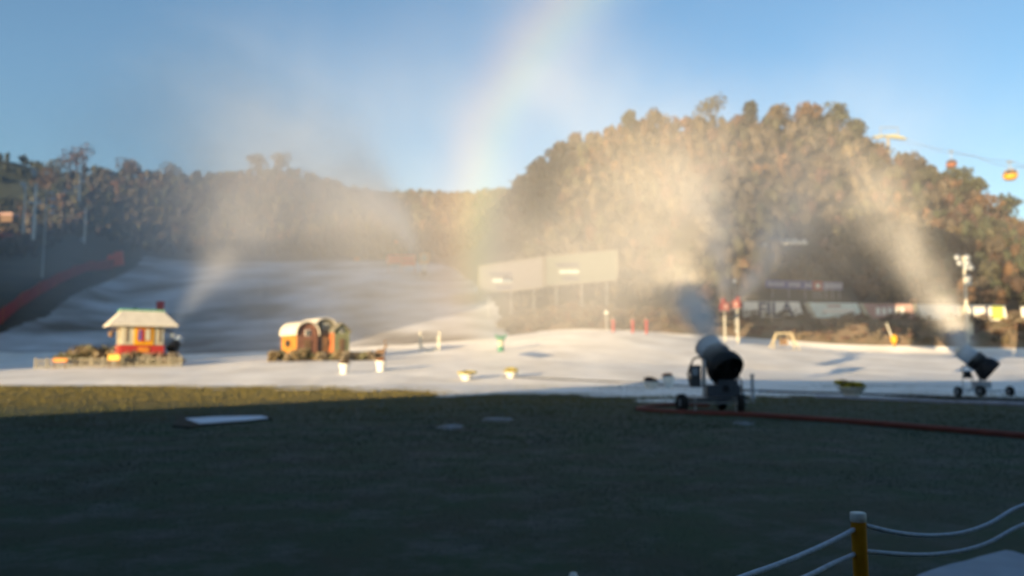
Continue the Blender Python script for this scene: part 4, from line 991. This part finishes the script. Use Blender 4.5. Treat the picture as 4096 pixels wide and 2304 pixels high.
fl(150, 770, 1100, 160, [(178, 797), (178, 828), (180, 853)], 'thin grey mast with three lamps in a column on the left bank', .14, M_steel)
fl(283, 685, 800, 215, [(285, 700), (300, 727), (268, 750), (225, 767), (170, 772)], 'mast with staggered crossarms behind the left floodlights', .25)
t = fl(313, 832, 965, 200, [(305, 958)], 'short pole with one bright low lamp on the left bank', .2)

# ---- red safety fence on the left
pts = []
for px, Y in ((-60, 122), (0, 130), (70, 143), (140, 155), (210, 168), (280, 182), (340, 196), (400, 208), (440, 216)):
    pts.append(G(px, Y))
t = thing('safety_net_fence', 'long red safety net fence running up the left edge of the slope', 'fence', pts[0])
for i, p_ in enumerate(pts):
    q_ = p_ - pts[0]; MB().tube([q_ + Vector((0, 0, -.3)), q_ + Vector((0, 0, 2.7))], .06, 6).build('post', M_orange, t)
    if i < len(pts) - 1:
        a_, b_ = q_, pts[i + 1] - pts[0]; d = Vector((0, .03, 0)); sg_ = .25
        vs = [a_, b_, b_ + Vector((0, 0, 2.6)), a_.lerp(b_, .5) + Vector((0, 0, 2.6 - sg_)), a_ + Vector((0, 0, 2.6))]
        MB().add([v + d for v in vs] + [v - d for v in vs], [[0, 1, 2, 3, 4], [9, 8, 7, 6, 5]]).build('net', M_net, t)
p_ = G(440, 216); t = thing('safety_mat', 'bright red crash mat stack at the upper end of the net fence', 'mat', p_)
MB().box((-.9, 0, 1.9), (2.4, .8, 3.4), Matrix.Rotation(R(14), 3, 'Y')).build('cushion', M_brightred, t); MB().box((1.1, .1, 2.6), (2.3, .8, 3.9), Matrix.Rotation(R(-10), 3, 'Y')).build('cushion', M_brightred, t)
# red roofed building at the far left
g = G(20, 226); zt = P(20, 930, 226).z; g.z = P(20, 985, 226).z; t = thing('red_roofed_lodge', 'low building with a red roof at the far left above the fence', 'building', g)
MB().box((-2, 2.5, .8), (10.5, 5, 2)).build('wall', M_cream, t); MB().prism([(-8.2, 1.7), (5.2, 1.5), (3.4, 3.2), (-7, 3.9)], -.6, 5.6).build('roof', M_red, t)
for x_ in (-4.5, -1.5, 1.5): MB().box((x_, -.03, .9), (1.2, .08, 1)).build('window', M_glass, t)
g = G(5, 236); zt = P(5, 858, 236).z; t = thing('white_shed', 'small white shed above the red roof at the left edge', 'shed', (g.x, g.y, zt - 3)); MB().box((0, 0, 1.5), (3.4, 3, 2)).build('wall', M_wood, t); MB().prism([(-2.2, 2.5), (2.2, 2.5), (1.5, 3.3), (-1.5, 3.3)], -1.8, 1.8).build('roof', M_pink, t)
# orange barrier and cream cabinet at the top of the slope
p_ = G(1600, 216); zc = P(1600, 1042, 216).z; t = thing('barrier', 'orange-red padded barrier at the top of the slope', 'barrier', p_); k_ = 216 / F
MB().box((-30 * k_, 0, zc - p_.z + .3), (54 * k_, .5, 36 * k_)).build('panel', M_brightred, t); MB().box((28 * k_, -.05, zc - p_.z), (56 * k_, .5, 42 * k_)).build('panel', M_brightred, t)
for x_ in (-3.5, -.1, 3.6): MB().tube([(x_, .3, -1), (x_, .3, zc - p_.z + 1.6)], .1, 6).build('post', M_orange, t)
p_ = G(1694, 214); zc = P(1694, 1034, 214).z; t = thing('cabinet', 'cream box with a yellow front beside the orange-red barrier', 'cabinet', p_)
MB().box((0, 0, zc - p_.z), (2.4, 1.6, 2.7)).build('body', M_yellow, t); MB().box((0, -.83, zc - p_.z + .1), (1.9, .06, 2.1)).build('door', M_cream, t); MB().box((0, 0, (zc - p_.z) / 2 - .8), (1.6, 1.2, max(.4, zc - p_.z - .5))).build('plinth', M_steel, t)
small_board(1578, 968, 218, 14, 12, M_orange, 'small orange sign on a pole above the orange-red barrier', legs=True)
small_board(1420, 1036, 217, 22, 16, M_orange, 'small orange-yellow board left of the orange-red barrier')
p_ = G(637, 118); small_board(632, 1222, 118, 30, 34, M_net, 'dull red panel standing behind the hut roof')

# ---- gondola lift
def gondola(px, py, pyc, Y, m, label, rz):
    c = P(px, py, Y); zc = P(px, pyc, Y).z - c.z; t = thing('gondola', label, 'gondola', c, rz, 'gondolas on the cable')
    MB().lathe([(0, -1.05), (.75, -1.0), (1.15, -.65), (1.28, -.15), (1.26, -.02)], 20).build('lower_shell', m, t)
    MB().lathe([(1.22, -.02), (1.12, .55), (.92, .82)], 20).build('window_band', M_glass, t)
    MB().lathe([(.96, .8), (.7, .98), (0, 1.06)], 20).build('roof', m, t)
    for k in range(6):
        a = 6.283 * k / 6 + .3; MB().tube([(1.25 * math.cos(a), 1.25 * math.sin(a), -.02), (1.14 * math.cos(a), 1.14 * math.sin(a), .55), (.95 * math.cos(a), .95 * math.sin(a), .82)], .06, 5).build('window_post', m, t)
    MB().tube([(0, 0, 1.0), (0, .0, zc * .7), (.15, 0, zc - .1)], .07, 6).build('hanger', M_steel, t)
    MB().box((.1, 0, zc), (1.3, .25, .3)).build('grip', M_steel, t)
    return t
gondola(4041, 700, 648, 150, M_yellow, 'bright yellow gondola hanging against the sky at the right edge', 0)
gondola(3806, 655, 606, 200, mat('rust_orange_shell', (.30, .11, .05), .6), 'orange-brown gondola just above the ridge trees', 0)
Yp = 239; g = G(3556, Yp); zb_ = P(3556, 640, Yp).z; t = thing('lift_pylon', 'pale T-shaped lift pylon standing on the right mountain ridge', 'pylon', (P(3556, 640, Yp).x, Yp, zb_)); k_ = Yp / F
MB().tube([(0, 0, -3), (0, 0, 100 * k_)], [.55, .4], 12).build('mast', M_fencew, t)
MB().prism([(-58 * k_, 100 * k_), (30 * k_, 106 * k_), (76 * k_, 88 * k_), (72 * k_, 84 * k_), (0, 94 * k_), (-56 * k_, 94 * k_)], -.5, .5).build('crossarm', mat('lichen_paint', (.36, .36, .22), .7), t)
MB().tube([(-30 * k_, 0, 104 * k_), (-30 * k_, 0, 136 * k_), (42 * k_, 0, 136 * k_), (42 * k_, 0, 104 * k_)], .14, 6).build('service_frame', M_fencew, t)
for s in (-44, 62): MB().box((s * k_, 0, 90 * k_), (22 * k_, .8, .5)).build('sheave_train', M_steel, t)
ca = P(3620, 551, Yp); cb_ = P(3806, 600, 200); cc_ = P(4046, 644, 150); cd_ = P(4300, 700, 118)
out = []
for a_, b_ in ((ca, cb_), (cb_, cc_), (cc_, cd_)):
    for k in range(8): q_ = a_.lerp(b_, k / 8); q_.z -= .6 * math.sin(math.pi * k / 8); out.append(q_)
out.append(cd_); o = MB().tube(out, .05, 5).build('lift_cable', M_steel); tag(o, 'thin steel cable of the gondola lift running over both gondolas', 'cable')
o = MB().tube([p_ + Vector((-6, 2, 1.6)) for p_ in out], .05, 5).build('lift_cable', M_steel); tag(o, 'upper return cable of the gondola lift without gondolas', 'cable')
#@VOL
volume('snow_plume', path([(2848, 1378, 28.1, .32, 11.), (2785, 1250, 29.5, .42, 6.), (2744, 1170, 30.7, .62, 1.3), (2718, 1115, 31.3, .85, .34), (2680, 1030, 32.6, 1.3, .20), (2620, 880, 35, 2.2, .09), (2540, 650, 39, 3.2, .06), (2440, 440, 43, 4, .02)]),
       M_jet, .34, (.5, .25, .62), label='dense white jet of artificial snow shooting up from the large snow gun')
volume('snow_plume', path([(3866, 1398, 40.0, .28, 6.0), (3810, 1290, 42, .5, 1.6), (3700, 1110, 45, .95, .42), (3590, 930, 48, 1.4, .22), (3470, 720, 53, 2.3, .08), (3360, 520, 58, 4, .02)]),
       M_jet, .45, (.42, .25, .65), label='slanting jet of artificial snow from the snow gun at the right')
volume('snow_plume', path([(2903, 1205, 118, .5, .8), (2892, 1070, 119, 1.5, .30), (2866, 860, 122, 3.6, .11), (2800, 640, 126, 8, .025)]),
       M_mist, .9, (.2, .25, .65), label='pale jet rising from the left red tower snow gun')
volume('snow_plume', path([(2955, 1195, 118, .5, .8), (3035, 1080, 119, 1.5, .30), (3120, 930, 122, 3.4, .10), (3190, 760, 126, 7, .02)]),
       M_mist, .9, (.2, .25, .65), label='pale jet slanting right from the right red tower snow gun')
volume('snow_plume', path([(705, 1285, 96, .4, .6), (790, 1165, 100, 1.3, .18), (900, 980, 106, 4, .045), (1000, 740, 114, 9, .010)]),
       M_mist, .9, (.15, .25, .65), label='faint bluish jet of snow rising behind the small white hut')
volume('snow_plume', path([(1672, 1020, 205, .7, .5), (1600, 890, 206, 2.6, .28), (1490, 765, 208, 6, .13), (1290, 700, 212, 14, .035), (1050, 650, 216, 22, .014), (850, 500, 220, 24, .009)]),
       M_mist, 2., (.06, .22, .65), label='snow jet curving left from the snow gun at the top of the slope')
volume('snow_mist', path([(2600, 850, 52, 6, .014), (2420, 880, 54, 8, .018), (2220, 830, 58, 10, .026), (2160, 560, 60, 7.0, .028), (2180, 250, 62, 5.2, .06), (2290, -150, 64, 3.6, .05)]),
       M_jet, 1.2, (.13, .22, .68), label='bright cream cloud of drifting snow mist rising into the sky')
volume('snow_mist', path([(2250, 1010, 98, 15, .018), (1850, 940, 104, 17, .014), (1300, 980, 118, 20, .019), (700, 880, 140, 24, .018), (250, 880, 160, 22, .010)]) + path([(2250, 1010, 98, 15, .018), (2900, 920, 105, 15, .010), (3500, 800, 115, 18, .008), (4100, 800, 130, 18, .005)]) + path([(1750, 1220, 104, 9, .026), (2500, 1180, 104, 8, .018)]) + path([(1880, 1120, 124, 7, .045), (2480, 1070, 124, 7, .03)]),
       M_mist, 2., (.06, .2, .7), label='thin veil of snow mist spread over the ski slope')
volume('snow_mist', path([(800, 420, 130, 20, .003), (1300, 560, 120, 20, .006), (1800, 520, 112, 20, .007), (2200, 420, 105, 16, .006)]) + path([(2900, 620, 112, 17, .007), (3300, 480, 105, 18, .005)]),
       M_mist, 2.5, (.06, .3, .7), label='faint snow haze drifting against the sky')
# rainbow: spray tinted by a colour ramp, imitating sunlight split by droplets
def rainbow():
    Yr = 68.; pr = [P(*q_, Yr) for q_ in ((1868, 1010), (1962, 500), (2215, 80))]
    (x1, z1_), (x2, z2), (x3, z3) = [(p.x, p.z) for p in pr]
    A_ = np.array([[2 * (x2 - x1), 2 * (z2 - z1_)], [2 * (x3 - x1), 2 * (z3 - z1_)]]); bb = np.array([x2 ** 2 + z2 ** 2 - x1 ** 2 - z1_ ** 2, x3 ** 2 + z3 ** 2 - x1 ** 2 - z1_ ** 2])
    cx_, cz_ = np.linalg.solve(A_, bb); Rr = math.hypot(x1 - cx_, z1_ - cz_)
    m = bpy.data.materials.new('rainbow_tint'); m.use_nodes = True; nt = m.node_tree; n = nt.nodes; n.clear(); l = nt.links
    o = n.new('ShaderNodeOutputMaterial'); v = n.new('ShaderNodeVolumePrincipled'); l.new(v.outputs[0], o.inputs['Volume'])
    v.inputs['Density'].default_value = 1
    ge = n.new('ShaderNodeNewGeometry'); rad = fv(nt, 'LENGTH', fv(nt, 'MULTIPLY', fv(nt, 'SUBTRACT', ge.outputs['Position'], (cx_, Yr, cz_)), (1, 0, 1)))
    mr = n.new('ShaderNodeMapRange'); mr.inputs[1].default_value = Rr + 3.8; mr.inputs[2].default_value = Rr - 3.8; l.new(rad, mr.inputs[0])
    cr = n.new('ShaderNodeValToRGB'); l.new(mr.outputs[0], cr.inputs[0]); e = cr.color_ramp.elements
    e[0].position = .05; e[0].color = (1, .42, .36, 1); e[1].position = .95; e[1].color = (.55, .62, 1, 1)
    for p_, c in ((.28, (1, .60, .32, 1)), (.46, (1, .88, .40, 1)), (.62, (.72, 1, .55, 1)), (.8, (.55, .9, .95, 1))):
        q_ = e.new(p_); q_.color = c
    l.new(cr.outputs[0], v.inputs['Color']); v.inputs['Anisotropy'].default_value = -.3
    seg = []; a0 = math.atan2(z1_ - 8 - cz_, x1 - cx_); pts_ = []
    for k in range(9):
        z_ = -4 + k * (50 / 8); dz = z_ - cz_
        if abs(dz) < Rr: pts_.append(Vector((cx_ - math.sqrt(Rr * Rr - dz * dz), Yr, z_)))
    for k in range(len(pts_) - 1): seg.append((pts_[k], pts_[k + 1], 2.8, 2.8, .012 * min(1, max(.15, (pts_[k].z + 1) / 16)), .012 * min(1, max(.12, (pts_[k + 1].z + 1) / 16))))
    volume('rainbow', seg, m, .45, (.07, .0, .3), label='pale rainbow standing in the drifting snow spray', floor=1., stretch=(1, .5, 1))
rainbow()
#@END
